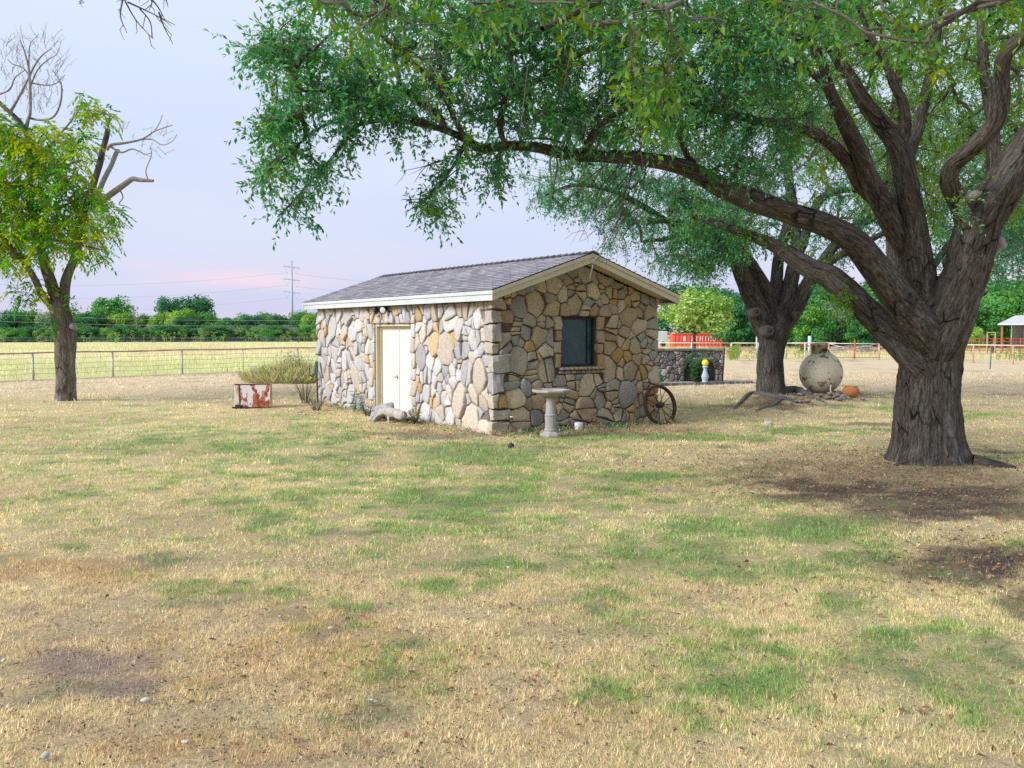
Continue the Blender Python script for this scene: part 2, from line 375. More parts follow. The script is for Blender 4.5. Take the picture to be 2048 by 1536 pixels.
# glass of the shed window, dark inside, the sky's reflection painted in as blue
m, N, L, b = mat_new('dark_glass'); v = objvec(N)
n = noise(N, L, 3, 4, .5, v)
L.new(ramp(N, L, n.outputs["Fac"], [(.3, (.014, .048, .070)), (.7, (.022, .070, .095))]), b.inputs["Base Color"]); b.inputs["Roughness"].default_value = .22
L.new(ramp(N, L, noise(N, L, 9, 5, .6, v).outputs["Fac"], [(.3, (.25,) * 3), (.7, (.5,) * 3)]), b.inputs["Roughness"]); M['glass'] = m
# rusted paint: white over red over rust
def mat_rusty(name, paint, under, rust, lo, hi, sc=3.0, streak=.35, edge=None):
    m, N, L, b = mat_new(name); v = objvec(N)
    mp = N.new("ShaderNodeMapping"); mp.inputs["Scale"].default_value = (1, 1, streak); L.new(v, mp.inputs[0])
    n1 = noise(N, L, sc, 6, .6, mp.outputs[0]); n2 = noise(N, L, sc * 2.2, 6, .65, v)
    fac = n1.outputs["Fac"]
    if edge:                                                   # wear grows towards the foot of the sheet
        sp = N.new("ShaderNodeSeparateXYZ"); L.new(v, sp.inputs[0]); mr = N.new("ShaderNodeMapRange"); mr.inputs[1].default_value = edge[0]; mr.inputs[2].default_value = edge[1]; mr.inputs[3].default_value = edge[2]; mr.inputs[4].default_value = 0
        L.new(sp.outputs["Z"], mr.inputs[0]); ad = N.new("ShaderNodeMath"); ad.operation = 'ADD'; L.new(fac, ad.inputs[0]); L.new(mr.outputs[0], ad.inputs[1]); fac = ad.outputs[0]
    c0 = ramp(N, L, n2.outputs["Fac"], [(.42, under), (.6, rust)])
    f = N.new("ShaderNodeMapRange"); f.inputs[1].default_value = lo; f.inputs[2].default_value = hi; L.new(fac, f.inputs[0])
    c = mixc(N, L, f.outputs[0], paint, c0)
    n3 = noise(N, L, sc * 9, 4, .6, v); c = mixc(N, L, 1.0, c, ramp(N, L, n3.outputs["Fac"], [(.3, (.94,) * 3), (.7, (1.05,) * 3)]), 'MULTIPLY')
    L.new(c, b.inputs["Base Color"]); b.inputs["Roughness"].default_value = .7; bump(N, L, b, f.outputs[0], .25, .004); return m
M['rusty_box'] = mat_rusty('rusty_box', (.66, .62, .63), (.23, .025, .03), (.42, .17, .05), .53, .57, 5.0, .6, (0, .25, .16))
M['rusty_side'] = mat_rusty('rusty_side', (.66, .60, .55), (.42, .17, .07), (.30, .09, .04), .44, .56, 6.0, .3)
M['tank_paint'] = mat_rusty('tank_paint', (.62, .55, .42), (.30, .20, .12), (.16, .085, .05), .74, .77, 5.0, 1.0, (.05, .55, .17))
M['dome_paint'] = mat_rusty('dome_paint', (.55, .44, .28), (.30, .18, .10), (.10, .06, .04), .50, .58, 9.0, .8)

# ------------------------------------------------------------------ lawn colour field (linear albedo)
STRAW, TAN, GREEN, LIME = np.array((.72, .60, .35)), np.array((.61, .49, .30)), np.array((.17, .315, .085)), np.array((.42, .49, .15))
ORANGE, SOIL, DARK, LITTER = np.array((.54, .34, .165)), np.array((.36, .275, .24)), np.array((.13, .10, .085)), np.array((.36, .26, .175))
def blobs(px, py, L):
    r = np.zeros_like(px)
    for x, y, a, b, w in L: r = np.maximum(r, w * np.exp(-(((px - x) / a) ** 2 + ((py - y) / b) ** 2)))
    return r
GREENS = [(900, 1010, 680, 160, .72), (1450, 1090, 500, 130, .72), (420, 890, 600, 66, .70), (1600, 1320, 600, 200, .66), (200, 960, 460, 90, .48), (1000, 1330, 500, 120, .40), (700, 1180, 600, 60, .36), (1700, 860, 420, 30, .40), (985, 912, 190, 30, 1.25), (1330, 876, 300, 10, 1.2), (1250, 955, 150, 16, .95), (690, 862, 150, 22, .75), (230, 880, 320, 40, .5), (1060, 1005, 330, 60, .62), (1330, 1100, 230, 50, .85),
    (1610, 1062, 190, 42, 1.15), (1700, 1115, 150, 22, 1.0), (1450, 1060, 160, 40, .8), (2040, 1088, 60, 14, 1.0), (1900, 832, 150, 10, .9), (1780, 818, 160, 8, .7), (145, 1094, 40, 11, 1.2), (820, 1060, 260, 50, .55),
    (880, 1180, 130, 26, .7), (560, 1185, 90, 16, .6), (1250, 1270, 170, 46, .6), (1880, 1260, 260, 80, .55), (1950, 1420, 200, 110, .6), (1350, 1470, 260, 80, .4), (560, 838, 200, 10, .55), (420, 1010, 330, 40, .3),
    (1600, 860, 160, 10, .8), (700, 1130, 200, 30, .45), (1100, 885, 120, 8, .8), (1480, 1230, 170, 40, .45), (980, 1130, 140, 36, .6), (1990, 925, 90, 9, .8), (1500, 790, 60, 8, .5), (1830, 790, 140, 8, .6)]
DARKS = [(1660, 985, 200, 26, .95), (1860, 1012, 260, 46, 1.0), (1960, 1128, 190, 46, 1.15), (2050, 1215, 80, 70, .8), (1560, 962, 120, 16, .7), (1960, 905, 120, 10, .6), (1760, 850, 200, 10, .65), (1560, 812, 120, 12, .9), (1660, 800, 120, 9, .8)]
SOILS = [(170, 1325, 170, 34, 1.0), (230, 1372, 140, 26, .95), (40, 1225, 80, 26, .9), (690, 1066, 80, 12, .9), (870, 872, 130, 10, 1.1), (1040, 893, 120, 6, .8), (1380, 1396, 150, 14, .6), (1400, 1012, 60, 9, .7), (480, 1450, 160, 24, .5), (1200, 868, 200, 7, .9), (150, 1460, 150, 30, .6), (330, 1120, 220, 24, .55)]
LITTERS = [(1760, 960, 420, 46, .95), (1500, 905, 260, 24, .45), (820, 868, 160, 12, .8), (1330, 862, 160, 8, .7), (1640, 800, 90, 9, .8)]
ORANGES = [(120, 1140, 220, 40, .8), (600, 1310, 620, 130, .55), (300, 1500, 500, 70, .6), (1150, 1440, 300, 90, .5), (1900, 1480, 300, 60, .3)]
def lawn(x, y, split=None):
    """colour, grass amount, greenness at a ground point"""
    x = np.asarray(x, float); y = np.asarray(y, float)
    yy = np.maximum(y, 1.5); px, py, _ = proj(np.stack([x, yy, np.zeros_like(x)], 1))
    n1, n2, n3 = fbm2(x, y, .55, 1), fbm2(x, y, 1.7, 5), fbm2(x, y, 5.5, 9, 3)
    mot = (n2 - .5) * 1.5 + (n3 - .5) * .9
    n4 = fbm2(x, y, 11, 15, 2); g = sstep(.04, 1.12, blobs(px, py, GREENS) * 1.06 + mot * .95 + (n4 - .5) * .7 + .03)
    g = np.maximum(g, .6 * sstep(.54, .72, n1 * .5 + n2 * .5 + .03))
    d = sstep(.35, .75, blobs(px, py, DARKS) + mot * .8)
    s = sstep(.42, .80, blobs(px, py, SOILS) + mot * .8); s = np.maximum(s, .85 * sstep(.565, .66, n2 * .5 + n3 * .5))
    l = sstep(.3, .8, blobs(px, py, LITTERS) + mot * .7); o = sstep(.2, .9, blobs(px, py, ORANGES) + mot * .9)
    base = TAN + (STRAW - TAN) * sstep(.35, .65, n1)[:, None]
    far = sstep(20, 31, y)[:, None]; base = base * (1 - far) + np.array((.66, .54, .37)) * far
    base = base + (ORANGE - base) * (o * .75)[:, None]
    base = base + (LITTER - base) * (l * .8)[:, None]
    base = base + (SOIL - base) * (s * .85)[:, None]
    gc = LIME + (GREEN - LIME) * np.clip(g * 1.3 - .25 + (n3 - .5) * .8, 0, 1)[:, None]
    gg = g * (1 - far[:, 0] * .6)
    if split is not None:                                      # a blade is either green or dry
        pick_ = (split < np.clip(gg * 1.05, 0, .90))[:, None]; col = np.where(pick_, gc * (.8 + .4 * n3[:, None]), base)
    else: col = base + (gc - base) * (gg * .62)[:, None]
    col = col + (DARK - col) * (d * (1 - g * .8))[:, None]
    # beyond the paddock fence: tall pale yellow grass, greener in bands
    fl = (-17.8 + (y - 33.9) * 2.05 / 2.4) - x                 # left fence line
    field = np.where((x < 6) & (fl > -.2) & (y > 20), 1.0, 0.0); field = np.maximum(field, np.where((y > 62) & (x >= 6), 1.0, 0.0)); field = np.maximum(field, np.where((y > 46) & (x < 6), 1.0, 0.0))
    b1 = fbm2(x * .35, y * 1.3, .06, 21, 4)
    fc = np.array((.68, .63, .36)) + (np.array((.56, .58, .26)) - np.array((.68, .63, .36))) * sstep(.42, .62, b1)[:, None]
    fc = fc + (np.array((.60, .48, .28)) - fc) * (sstep(.5, .7, fbm2(x * .5, y, .11, 31, 3)) * .8)[:, None]
    fcr = np.array((.52, .46, .24)); fc = np.where((x > 8)[:, None], .5 * fc + .5 * fcr, fc)
    col = col * (1 - field[:, None]) + fc * field[:, None]
    edge = np.exp(-((fl + .5) / .5) ** 2) * (x < 6) * (y > 25); col = col + (np.array((.33, .235, .165)) - col) * (edge * .8)[:, None]
    amount = (1 - d * .6) * (1 - s * .62) * (1 - l * .3)
    return col, amount, g, field

# ------------------------------------------------------------------ ground sheet
def spaced(a, b, fine, grow, far0, far1):
    c = list(np.arange(a, b + 1e-6, fine)); s = fine; v = b
    while v < far1: s *= grow; v += s; c.append(v)
    s = fine; v = a; pre = []
    while v > far0: s *= grow; v -= s; pre.append(v)
    return np.array(pre[::-1] + c)
gx = spaced(-5, 9, .10, 1.08, -2600, 2600); gy = spaced(3.2, 17, .085, 1.06, -700, 2600)
X, Y = np.meshgrid(gx, gy); X, Y = X.ravel(), Y.ravel()
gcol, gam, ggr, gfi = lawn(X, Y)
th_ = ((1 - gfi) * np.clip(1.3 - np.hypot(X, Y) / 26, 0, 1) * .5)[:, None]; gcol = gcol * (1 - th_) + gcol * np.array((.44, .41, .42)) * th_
near = np.clip(1 - np.hypot(X, Y) / 60, 0, 1)
def gz(x, y):
    x = np.asarray(x, float); y = np.asarray(y, float); nr = np.clip(1 - np.hypot(x, y) / 60, 0, 1)
    m = 0
    for cx, cy, h, r in ((5.78, 12.6, .10, 1.3), (6.98, 24.4, .16, 1.8), (8.8, 25.6, .12, 1.2), (-11.46, 23.4, .07, 1.2)): m = m + h * np.exp(-((x - cx) ** 2 + (y - cy) ** 2) / r ** 2)
    return drop(x, y) + m + nr * ((fbm2(x, y, .9, 3) - .5) * .05 + (fbm2(x, y, 6, 4, 2) - .5) * .022)
Z = gz(X, Y)
nx, ny = len(gx), len(gy); i = (np.arange(ny - 1)[:, None] * nx + np.arange(nx - 1)[None, :]).ravel()
m, N, L, b = mat_new('ground'); a = attr(N, "col"); v = N.new("ShaderNodeNewGeometry").outputs["Position"]
n1 = noise(N, L, 28, 6, .7, v); n2 = noise(N, L, 140, 4, .7, v)
c = mixc(N, L, 1.0, a.outputs["Color"], ramp(N, L, n1.outputs["Fac"], [(.3, (.62, .58, .56)), (.5, (.92, .9, .88)), (.72, (1.18, 1.14, 1.08))]), 'MULTIPLY')
c = mixc(N, L, 1.0, c, ramp(N, L, n2.outputs["Fac"], [(.32, (.48,) * 3), (.5, (.95,) * 3), (.7, (1.35,) * 3)]), 'MULTIPLY')
L.new(c, b.inputs["Base Color"]); b.inputs["Roughness"].default_value = 1; b.inputs["Specular IOR Level"].default_value = .05
bump(N, L, b, n1.outputs["Fac"], .7, .03); M['ground'] = m
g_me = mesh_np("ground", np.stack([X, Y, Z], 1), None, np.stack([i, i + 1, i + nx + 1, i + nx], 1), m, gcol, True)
tag(link("ground", g_me), "dry patchy lawn of straw coloured and green grass with bare soil", None, None, "structure")

def atg(x, y, up=0.0):
    z = 0.0
    for _ in range(6): p = at(x, y, z); z = float(gz([p[0]], [p[1]])[0])
    return np.array([p[0], p[1], z + up])
# ------------------------------------------------------------------ grass blades
def blades(n_clump, per, d0, d1, seg, wid, hgt, rad, seedmul, xfun=None, fieldonly=False, uni=False):
    u = RS.rand(n_clump)
    D = np.sqrt(d0 * d0 + u * (d1 * d1 - d0 * d0)) if not uni else d0 + u * (d1 - d0)
    x = D * (RS.rand(n_clump) * 1.24 - .62); col, am, g, fi = lawn(x, D)
    keep = (RS.rand(n_clump) < am * (.12 + .88 * sstep(.38, .56, fbm2(x, D, 3.4, 77, 3)))) & ((fi > .5) == fieldonly)
    # not inside the shed
    lx, ly = to_shed(x, D); keep &= ~((lx > -.05) & (lx < SHW + .05) & (ly > -.05) & (ly < SHL + .05))
    x, D, col, g = x[keep], D[keep], col[keep], g[keep]; n = len(x)
    cb = 1 + (RS.rand(n) - .5) * .75
    k = per; N_ = n * k
    ang = RS.rand(N_) * 2 * PI; r = rad * np.sqrt(RS.rand(N_))
    bx = np.repeat(x, k) + np.cos(ang) * r; by = np.repeat(D, k) + np.sin(ang) * r
    bz = gz(bx, by) - .004
    fan = .25 + .75 * RS.rand(N_); lean = ang + (RS.rand(N_) - .5) * 2.2
    h = hgt * (.30 + .95 * RS.rand(N_) ** 1.4) * np.repeat((.7 + .5 * g + .4 * RS.rand(n)), k)
    flat = RS.rand(N_) < (.30 if not fieldonly else .05)
    tilt = np.where(flat, 1.1 + .35 * RS.rand(N_), fan * (.75 if not fieldonly else .3))
    dx, dy, dz = np.cos(lean) * np.sin(tilt), np.sin(lean) * np.sin(tilt), np.cos(tilt)
    wv = np.stack([-np.sin(lean), np.cos(lean), np.zeros(N_)], 1)
    yaw = RS.rand(N_) * PI; wv = wv * np.cos(yaw)[:, None] * .5 + np.stack([np.ones(N_), np.zeros(N_), np.zeros(N_)], 1) * .75
    w = (wid * (.6 + .8 * RS.rand(N_)))[:, None] * .5
    B = np.stack([bx, by, bz], 1); d = np.stack([dx, dy, dz], 1)
    cl_ = lawn(np.repeat(x, k), np.repeat(D, k), np.clip(RS.rand(N_) * .62 + np.repeat(RS.rand(n), k) * .42, 0, 1))[0] if not fieldonly else np.repeat(col, k, 0)
    cc = cl_ * np.repeat(cb, k)[:, None] * (1 + (RS.rand(N_, 1) - .5) * .55)
    q = RS.rand(N_); pale = (q < .22)[:, None]; brown = (q > .9)[:, None]
    cc = np.where(pale, .55 * cc + .45 * np.array((.62, .50, .30)), cc); cc = np.where(brown, cc * np.array((.62, .5, .42)), cc)
    green1 = ((RS.rand(N_) < .10) & ~flat)[:, None]; cc = np.where(green1 & (not fieldonly), .55 * cc + .45 * GREEN * 1.3, cc)
    cc = cc * 1.12
    if seg == 1:
        V = np.stack([B - wv * w, B + wv * w, B + d * h[:, None]], 1).reshape(-1, 3)
        T = np.arange(N_ * 3).reshape(-1, 3); return V, T, np.repeat(cc, 3, 0)
    mid = B + d * (h * .55)[:, None]; bend = d + np.stack([np.cos(lean), np.sin(lean), -.35 * np.ones(N_)], 1) * (.5 * RS.rand(N_))[:, None]
    tip = mid + bend * (h * .45)[:, None]
    V = np.stack([B - wv * w, B + wv * w, mid - wv * w * .8, mid + wv * w * .8, tip], 1).reshape(-1, 3)
    o = np.arange(N_)[:, None] * 5
    T = np.concatenate([o + np.array([[0, 1, 3]]), o + np.array([[0, 3, 2]]), o + np.array([[2, 3, 4]])]); return V, T, np.repeat(cc, 5, 0)
SHED_A, SHED_YAW, SHW, SHL = np.array([-.3407, 16.3587]), 0.5771, 3.916, 8.55
_cy, _sy = math.cos(SHED_YAW), math.sin(SHED_YAW)
def to_shed(x, y):
    dx, dy = x - SHED_A[0], y - SHED_A[1]; return dx * _cy + dy * _sy, -dx * _sy + dy * _cy
def from_shed(lx, ly, z=0): return np.array([SHED_A[0] + lx * _cy - ly * _sy, SHED_A[1] + lx * _sy + ly * _cy, z])
parts = [blades(46000, 13, 3.3, 7.0, 1, .0042, .036, .040, 1), blades(36000, 12, 7.0, 12.5, 1, .0062, .040, .06, 2), blades(30000, 9, 12.5, 22, 1, .010, .050, .09, 3), blades(16000, 8, 22, 40, 1, .018, .085, .16, 4)]
V, T, cc, o = [], [], [], 0
for a_, b_, c_ in parts: V.append(a_); T.append(b_ + o); cc.append(c_); o += len(a_)
tag(link("grass", mesh_np("grass", np.concatenate(V), np.concatenate(T), None, M['grass'], np.concatenate(cc))), "short patchy dry and green lawn grass", None, None, "stuff")
a_, b_, c_ = blades(34000, 6, 30, 150, 1, .022, .40, .6, 5, None, True)
tag(link("field_grass", mesh_np("field_grass", a_, b_, None, M['grass'], c_)), "tall pale yellow pasture grass beyond the fence", None, None, "stuff")

# ------------------------------------------------------------------ stone pieces
def clip(poly, n, c):                                         # keep points with p.n <= c
    out = []
    for k in range(len(poly)):
        p, q = poly[k], poly[(k + 1) % len(poly)]; a, b = p @ n - c, q @ n - c
        if a <= 0: out.append(p)
        if a * b < 0: out.append(p + (q - p) * (a / (a - b)))
    return out
def area(p):
    p = np.array(p); x, y = p[:, 0], p[:, 1]; return .5 * abs(np.dot(x, np.roll(y, -1)) - np.dot(y, np.roll(x, -1)))
def power_cells(region, holes, n, rr, stretch=(1, 1), split=.2):
    """irregular convex pieces filling a region round rectangular holes"""
    R = np.array(region); lo, hi = R.min(0), R.max(0); pts, rad = [], []
    base = math.sqrt(area(region) / n) * .62; tries = 0
    def inside(p):
        for k in range(len(R)):
            e = R[(k + 1) % len(R)] - R[k]
            if e[0] * (p[1] - R[k][1]) - e[1] * (p[0] - R[k][0]) < 0: return False
        return not any(h[0] - .03 < p[0] < h[2] + .03 and h[1] - .03 < p[1] < h[3] + .03 for h in holes)
    while len(pts) < n and tries < n * 400:
        tries += 1; p = np.array([rr.uniform(lo[0], hi[0]), rr.uniform(lo[1], hi[1])])
        if not inside(p): continue
        r = base * rr.choice([.40, .55, .75, .95, 1.2, 1.45]) * (1 - tries / (n * 900))
        if all(math.hypot((p[0] - q[0]) / stretch[0], (p[1] - q[1]) / stretch[1]) > (r + s) * .80 for q, s in zip(pts, rad)): pts.append(p); rad.append(r)
    S = np.array(stretch); cells = []
    for k, p in enumerate(pts):
        poly = [np.array(q, float) for q in region]
        for h in holes:
            ds = [(h[0] - p[0], np.array([1., 0]), h[0]), (p[0] - h[2], np.array([-1., 0]), -h[2]), (h[1] - p[1], np.array([0, 1.]), h[1]), (p[1] - h[3], np.array([0, -1.]), -h[3])]
            d_, n_, c_ = max(ds, key=lambda t: t[0])
            # only where the cell would reach the hole
            if math.hypot(max(h[0] - p[0], 0, p[0] - h[2]), max(h[1] - p[1], 0, p[1] - h[3])) < base * 2.2: poly = clip(poly, n_, c_)
        for j, q in enumerate(pts):
            if j == k or not poly: continue
            dv = (q - p) / S / S
            if np.hypot(*((q - p) / S)) > base * 7: continue
            cc = .5 * ((q / S) @ (q / S) - (p / S) @ (p / S) + rad[k] ** 2 - rad[j] ** 2); poly = clip(poly, dv, cc)
        if len(poly) < 3 or area(poly) < .0012: continue
        if rr.random() < split and area(poly) > .02:
            a = rr.choice([0, .1, -.15, .3, 1.4]); nn = np.array([math.sin(a), math.cos(a)]); c0 = np.mean(poly, 0) @ nn + rr.uniform(-.03, .03)
            for sg in (1, -1):
                q = clip(poly, nn * sg, c0 * sg)
                if len(q) > 2 and area(q) > .001: cells.append(q)
        else: cells.append(poly)
    return cells
def inset(poly, d):
    out = [np.array(p) for p in poly]; c = np.mean(poly, 0); n = len(poly)
    for k in range(n):
        p, q = poly[k], poly[(k + 1) % n]; e = q - p; l = np.hypot(*e)
        if l < 1e-5: continue
        nn = np.array([e[1], -e[0]]) / l
        if (c - p) @ nn > 0: nn = -nn
        out = clip(out, nn, p @ nn - d)
        if len(out) < 3: return []
    return out
def stone_mesh(poly, place, thick, rr, col, joint=.009):
    """one stone: rounded outline, bevelled and slightly domed face. place(u, v, w) -> xyz"""
    p = inset(poly, joint)
    if len(p) < 3: return None
    q = []
    for k in range(len(p)):
        a, b = p[k], p[(k + 1) % len(p)]; l = np.hypot(*(b - a))
        if l < .012: q.append((a + b) / 2); continue
        f = min(.2, .007 / l + .01)
        q.append(a + (b - a) * f)
        if l > .11: q.append(a + (b - a) * rr.uniform(.35, .65) + np.array([rr.uniform(-1, 1), rr.uniform(-1, 1)]) * min(.03, l * .09))
        q.append(b - (b - a) * f)
    q = np.array(q); c = q.mean(0); n = len(q)
    if n < 3: return None
    V, tl = [], [rr.uniform(-.2, .2), rr.uniform(-.2, .2)]
    for s, w in ((1, -.03), (1, thick * .62), (.965, thick * .86)):
        for pt in q:
            r = c + (pt - c) * s; V.append(place(r[0], r[1], w + (0 if w < 0 else (r - c) @ np.array(tl) + rr.uniform(-.003, .003))))
    for pt in q:
        r = c + (pt - c) * .80; V.append(place(r[0], r[1], thick + (r - c) @ np.array(tl) + rr.uniform(-.004, .004)))
    V.append(place(c[0], c[1], thick + rr.uniform(-.002, .006)))
    Q, T = [], []
    for l in range(3):
        for k in range(n): Q.append((l * n + k, l * n + (k + 1) % n, (l + 1) * n + (k + 1) % n, (l + 1) * n + k))
    for k in range(n): T.append((3 * n + k, 3 * n + (k + 1) % n, 4 * n))
    # face outwards whatever the winding of the outline
    V = np.array(V); a = np.array(Q[0]); nrm = np.cross(V[T[0][1]] - V[T[0][0]], V[T[0][2]] - V[T[0][0]]); out = np.array(place(0, 0, 1)) - np.array(place(0, 0, 0))
    if nrm @ out < 0: Q = [t[::-1] for t in Q]; T = [t[::-1] for t in T]
    colv = np.tile(np.array(col), (len(V), 1))
    return V, T, Q, colv
def place_stones(pieces, parent, mat, name="stone"):
    for V, T, Q, cv in pieces: link(name, mesh_np(name, V, T, Q, mat, cv, True), parent)
def join_pieces(pieces):
    V, T, Q, cv, o = [], [], [], [], 0
    for a, b, c, d in pieces: V.append(a); T.append(np.array(b) + o); Q.append(np.array(c) + o); cv.append(d); o += len(a)
    return np.concatenate(V), np.concatenate(T), np.concatenate(Q), np.concatenate(cv)
PAL_GABLE = [((.43, .335, .215), 6), ((.38, .31, .22), 4), ((.33, .295, .25), 4), ((.30, .285, .27), 4), ((.40, .27, .115), 1.6), ((.48, .40, .29), 4), ((.35, .25, .16), 2)]  # same stone as the door wall, toned warmer as if by bounced light
PAL_DOOR = [((.46, .44, .43), 7), ((.42, .41, .42), 6), ((.35, .34, .355), 4), ((.46, .40, .33), 4), ((.47, .34, .20), 1.4), ((.43, .32, .185), .6), ((.44, .38, .32), 3)]  # same stone, toned paler and bluer as if lit by open sky
PAL_GREY = [((.30, .285, .28), 6), ((.22, .21, .21), 5), ((.14, .135, .135), 4), ((.36, .30, .235), 3), ((.42, .39, .37), 2)]
def pick(pal, rr):
    c = rr.choices([p[0] for p in pal], [p[1] for p in pal])[0]; k = rr.uniform(.86, 1.14); return tuple(min(.9, x * k) for x in c)

# ------------------------------------------------------------------ the stone shed
W, LN = SHW, SHL; OE, OG = .242, .374; ZE, SL = 2.593, .3355; XR = W / 2
def ztop(x): return ZE + SL * (min(x, W - x) + OE)
shed = thing("stone_shed", (SHED_A[0], SHED_A[1], 0), "small gabled shed of irregular tan and grey fieldstone with a shingle roof", "shed", SHED_YAW)
WT, WZ = .20, 2.405
def prism(mb, poly, axis, a, b, col=None):
    """extrude a polygon given in the two other coordinates along axis from a to b"""
    n = len(poly)
    def P(p, t): return {'x': (t, p[0], p[1]), 'y': (p[0], t, p[1]), 'z': (p[0], p[1], t)}[axis]
    V = [P(p, a) for p in poly] + [P(p, b) for p in poly]
    F = [tuple(range(n)), tuple(range(2 * n - 1, n - 1, -1))] + [(k, k + n, (k + 1) % n + n, (k + 1) % n) for k in range(n)]
    return mb.add(V, F, col)
def fixn(o):
    bm = bmesh.new(); bm.from_mesh(o.data); bmesh.ops.recalc_face_normals(bm, faces=bm.faces); bm.to_mesh(o.data); bm.free(); return o
WX0, WX1, WZ0, WZ1 = 1.51, 2.36, 1.19, 2.13                  # window opening
DY0, DY1, DZ1, DR = 3.22, 5.08, 2.0, .15                     # door opening, recess
gt = lambda x: ztop(x) - .20
mb = MB()                                                     # gable wall round the window
prism(mb, [(0, -.3), (WX0, -.3), (WX0, gt(WX0)), (0, gt(0))], 'y', .03, WT)
prism(mb, [(WX1, -.3), (W, -.3), (W, gt(W)), (XR, gt(XR)) if False else (WX1, gt(WX1))], 'y', .03, WT)
prism(mb, [(WX0, -.3), (WX1, -.3), (WX1, WZ0), (WX0, WZ0)], 'y', .03, WT)
prism(mb, [(WX0, WZ1), (WX1, WZ1), (WX1, gt(WX1)), (XR, gt(XR)), (WX0, gt(WX0))], 'y', .03, WT)
wall_g = fixn(mb.build("wall", M['mortar'], shed)); wall_g["label"] = "shaded gable wall of tan fieldstone, warmed for bounced light, round the window"
mb = MB()
for y0, y1, z0, z1 in ((0.2, DY0, -.3, WZ), (DY1, LN - .2, -.3, WZ), (DY0, DY1, DZ1, WZ)): prism(mb, [(y0, z0), (y1, z0), (y1, z1), (y0, z1)], 'x', .03, WT)
wall_d = fixn(mb.build("wall", M['mortar_grey'], shed)); wall_d["label"] = "long fieldstone wall with the door, tinted pale for sky light"
mb = MB(); prism(mb, [(.2, -.3), (LN, -.3), (LN, WZ), (.2, WZ)], 'x', W - WT, W - .03); wall_r = fixn(mb.build("wall", M['mortar'], shed))
mb = MB(); prism(mb, [(0.03, -.3), (W - WT, -.3), (W - WT, gt(W - WT)), (XR, gt(XR)), (.03, gt(.03))], 'y', LN - WT, LN - .03); wall_b = fixn(mb.build("wall", M['mortar'], shed))

rr = random.Random(5)
gpl = lambda u, v, w: (u, .03 - w, v)
dpl = lambda u, v, w: (.03 - w, u, v)
gable_p, door_p = [], []
def quad(a, b, c, d): return [np.array((a, b)), np.array((c, b)), np.array((c, d)), np.array((a, d))]
# quoins at the near corner: blocks that wrap round both walls
z = -.08; quoin = []; k = 0
while z < WZ - .05:
    h = rr.choice([.09, .16, .22, .28, .34, .40]) * rr.uniform(.9, 1.1); h = min(h, WZ - z)
    ax, ay = (rr.uniform(.20, .38), rr.uniform(.07, .15)) if rr.random() < .55 else (rr.uniform(.10, .2), rr.uniform(.12, .32))
    pr = rr.uniform(.0, .022); j = .012
    mb_ = bmesh.new(); bmesh.ops.create_cube(mb_, size=1)
    for v_ in mb_.verts:
        v_.co = Vector(((-.028 - pr) if v_.co.x < 0 else ax, (-.028 - pr) if v_.co.y < 0 else ay, (z + j) if v_.co.z < 0 else (z + h - j))) + Vector((rr.uniform(-.014, .018), rr.uniform(-.014, .018), rr.uniform(-.022, .022)))
    bmesh.ops.bevel(mb_, geom=mb_.edges[:], offset=.016, segments=2, affect='EDGES', profile=.6)
    bmesh.ops.subdivide_edges(mb_, edges=mb_.edges[:], cuts=2, use_grid_fill=True)
    co_ = np.array([v_.co[:] for v_ in mb_.verts]); dn_ = np.stack([fbm(co_ * 7 + 31 * q_, 40 + q_, 2) for q_ in range(3)], 1) - .5
    for v_, d_ in zip(mb_.verts, dn_): v_.co += Vector(d_ * .085)
    me_ = bpy.data.meshes.new("stone"); mb_.to_mesh(me_); mb_.free()
    cc_ = np.array(rr.choice([(.40, .38, .36), (.42, .37, .30), (.36, .33, .30), (.44, .40, .34), (.33, .32, .32), (.40, .31, .20)])) * rr.uniform(.92, 1.06); at_ = me_.color_attributes.new("col", 'FLOAT_COLOR', 'POINT'); at_.data.foreach_set("color", np.tile(np.append(cc_, 1), len(me_.vertices)).astype(np.float32))
    me_.materials.append(M['stone']); link("stone", me_, wall_g); quoin.append((z, z + h, ax, ay)); z += h; k += 1
# window and door jamb stones, sill stones
def column(u0, u1, z0, z1, n, pal, pl, lst, th=.06):
    zs = np.linspace(z0, z1, n + 1) + np.array([0] + [rr.uniform(-.05, .05) for _ in range(n - 1)] + [0])
    for a, b in zip(zs[:-1], zs[1:]):
        w = rr.uniform(-.025, .03); uu0, uu1 = (u0 + w, u1) if u1 in (WX0, DY0) else (u0, u1 + w)
        P_ = [np.array((uu0 + rr.uniform(-.02, .02), a)), np.array((uu1, a + rr.uniform(-.012, .012))), np.array((uu1, b)), np.array((uu0 + rr.uniform(-.02, .02), b + rr.uniform(-.012, .012)))]
        s_ = stone_mesh(P_, pl, th + rr.uniform(-.01, .015), rr, pick(pal, rr))
        if s_: lst.append(s_)
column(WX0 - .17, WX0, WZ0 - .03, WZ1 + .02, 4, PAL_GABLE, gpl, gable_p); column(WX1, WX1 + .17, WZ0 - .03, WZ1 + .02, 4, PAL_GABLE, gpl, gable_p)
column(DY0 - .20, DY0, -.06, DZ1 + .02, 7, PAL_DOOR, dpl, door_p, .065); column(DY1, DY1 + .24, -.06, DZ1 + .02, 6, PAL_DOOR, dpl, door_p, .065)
u = WX0 - .06
while u < WX1 + .12:                                          # rowlock sill under the window, two short courses
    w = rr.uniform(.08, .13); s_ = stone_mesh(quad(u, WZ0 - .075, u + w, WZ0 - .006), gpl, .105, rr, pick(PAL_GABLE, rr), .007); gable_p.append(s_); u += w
u = WX0 - .06
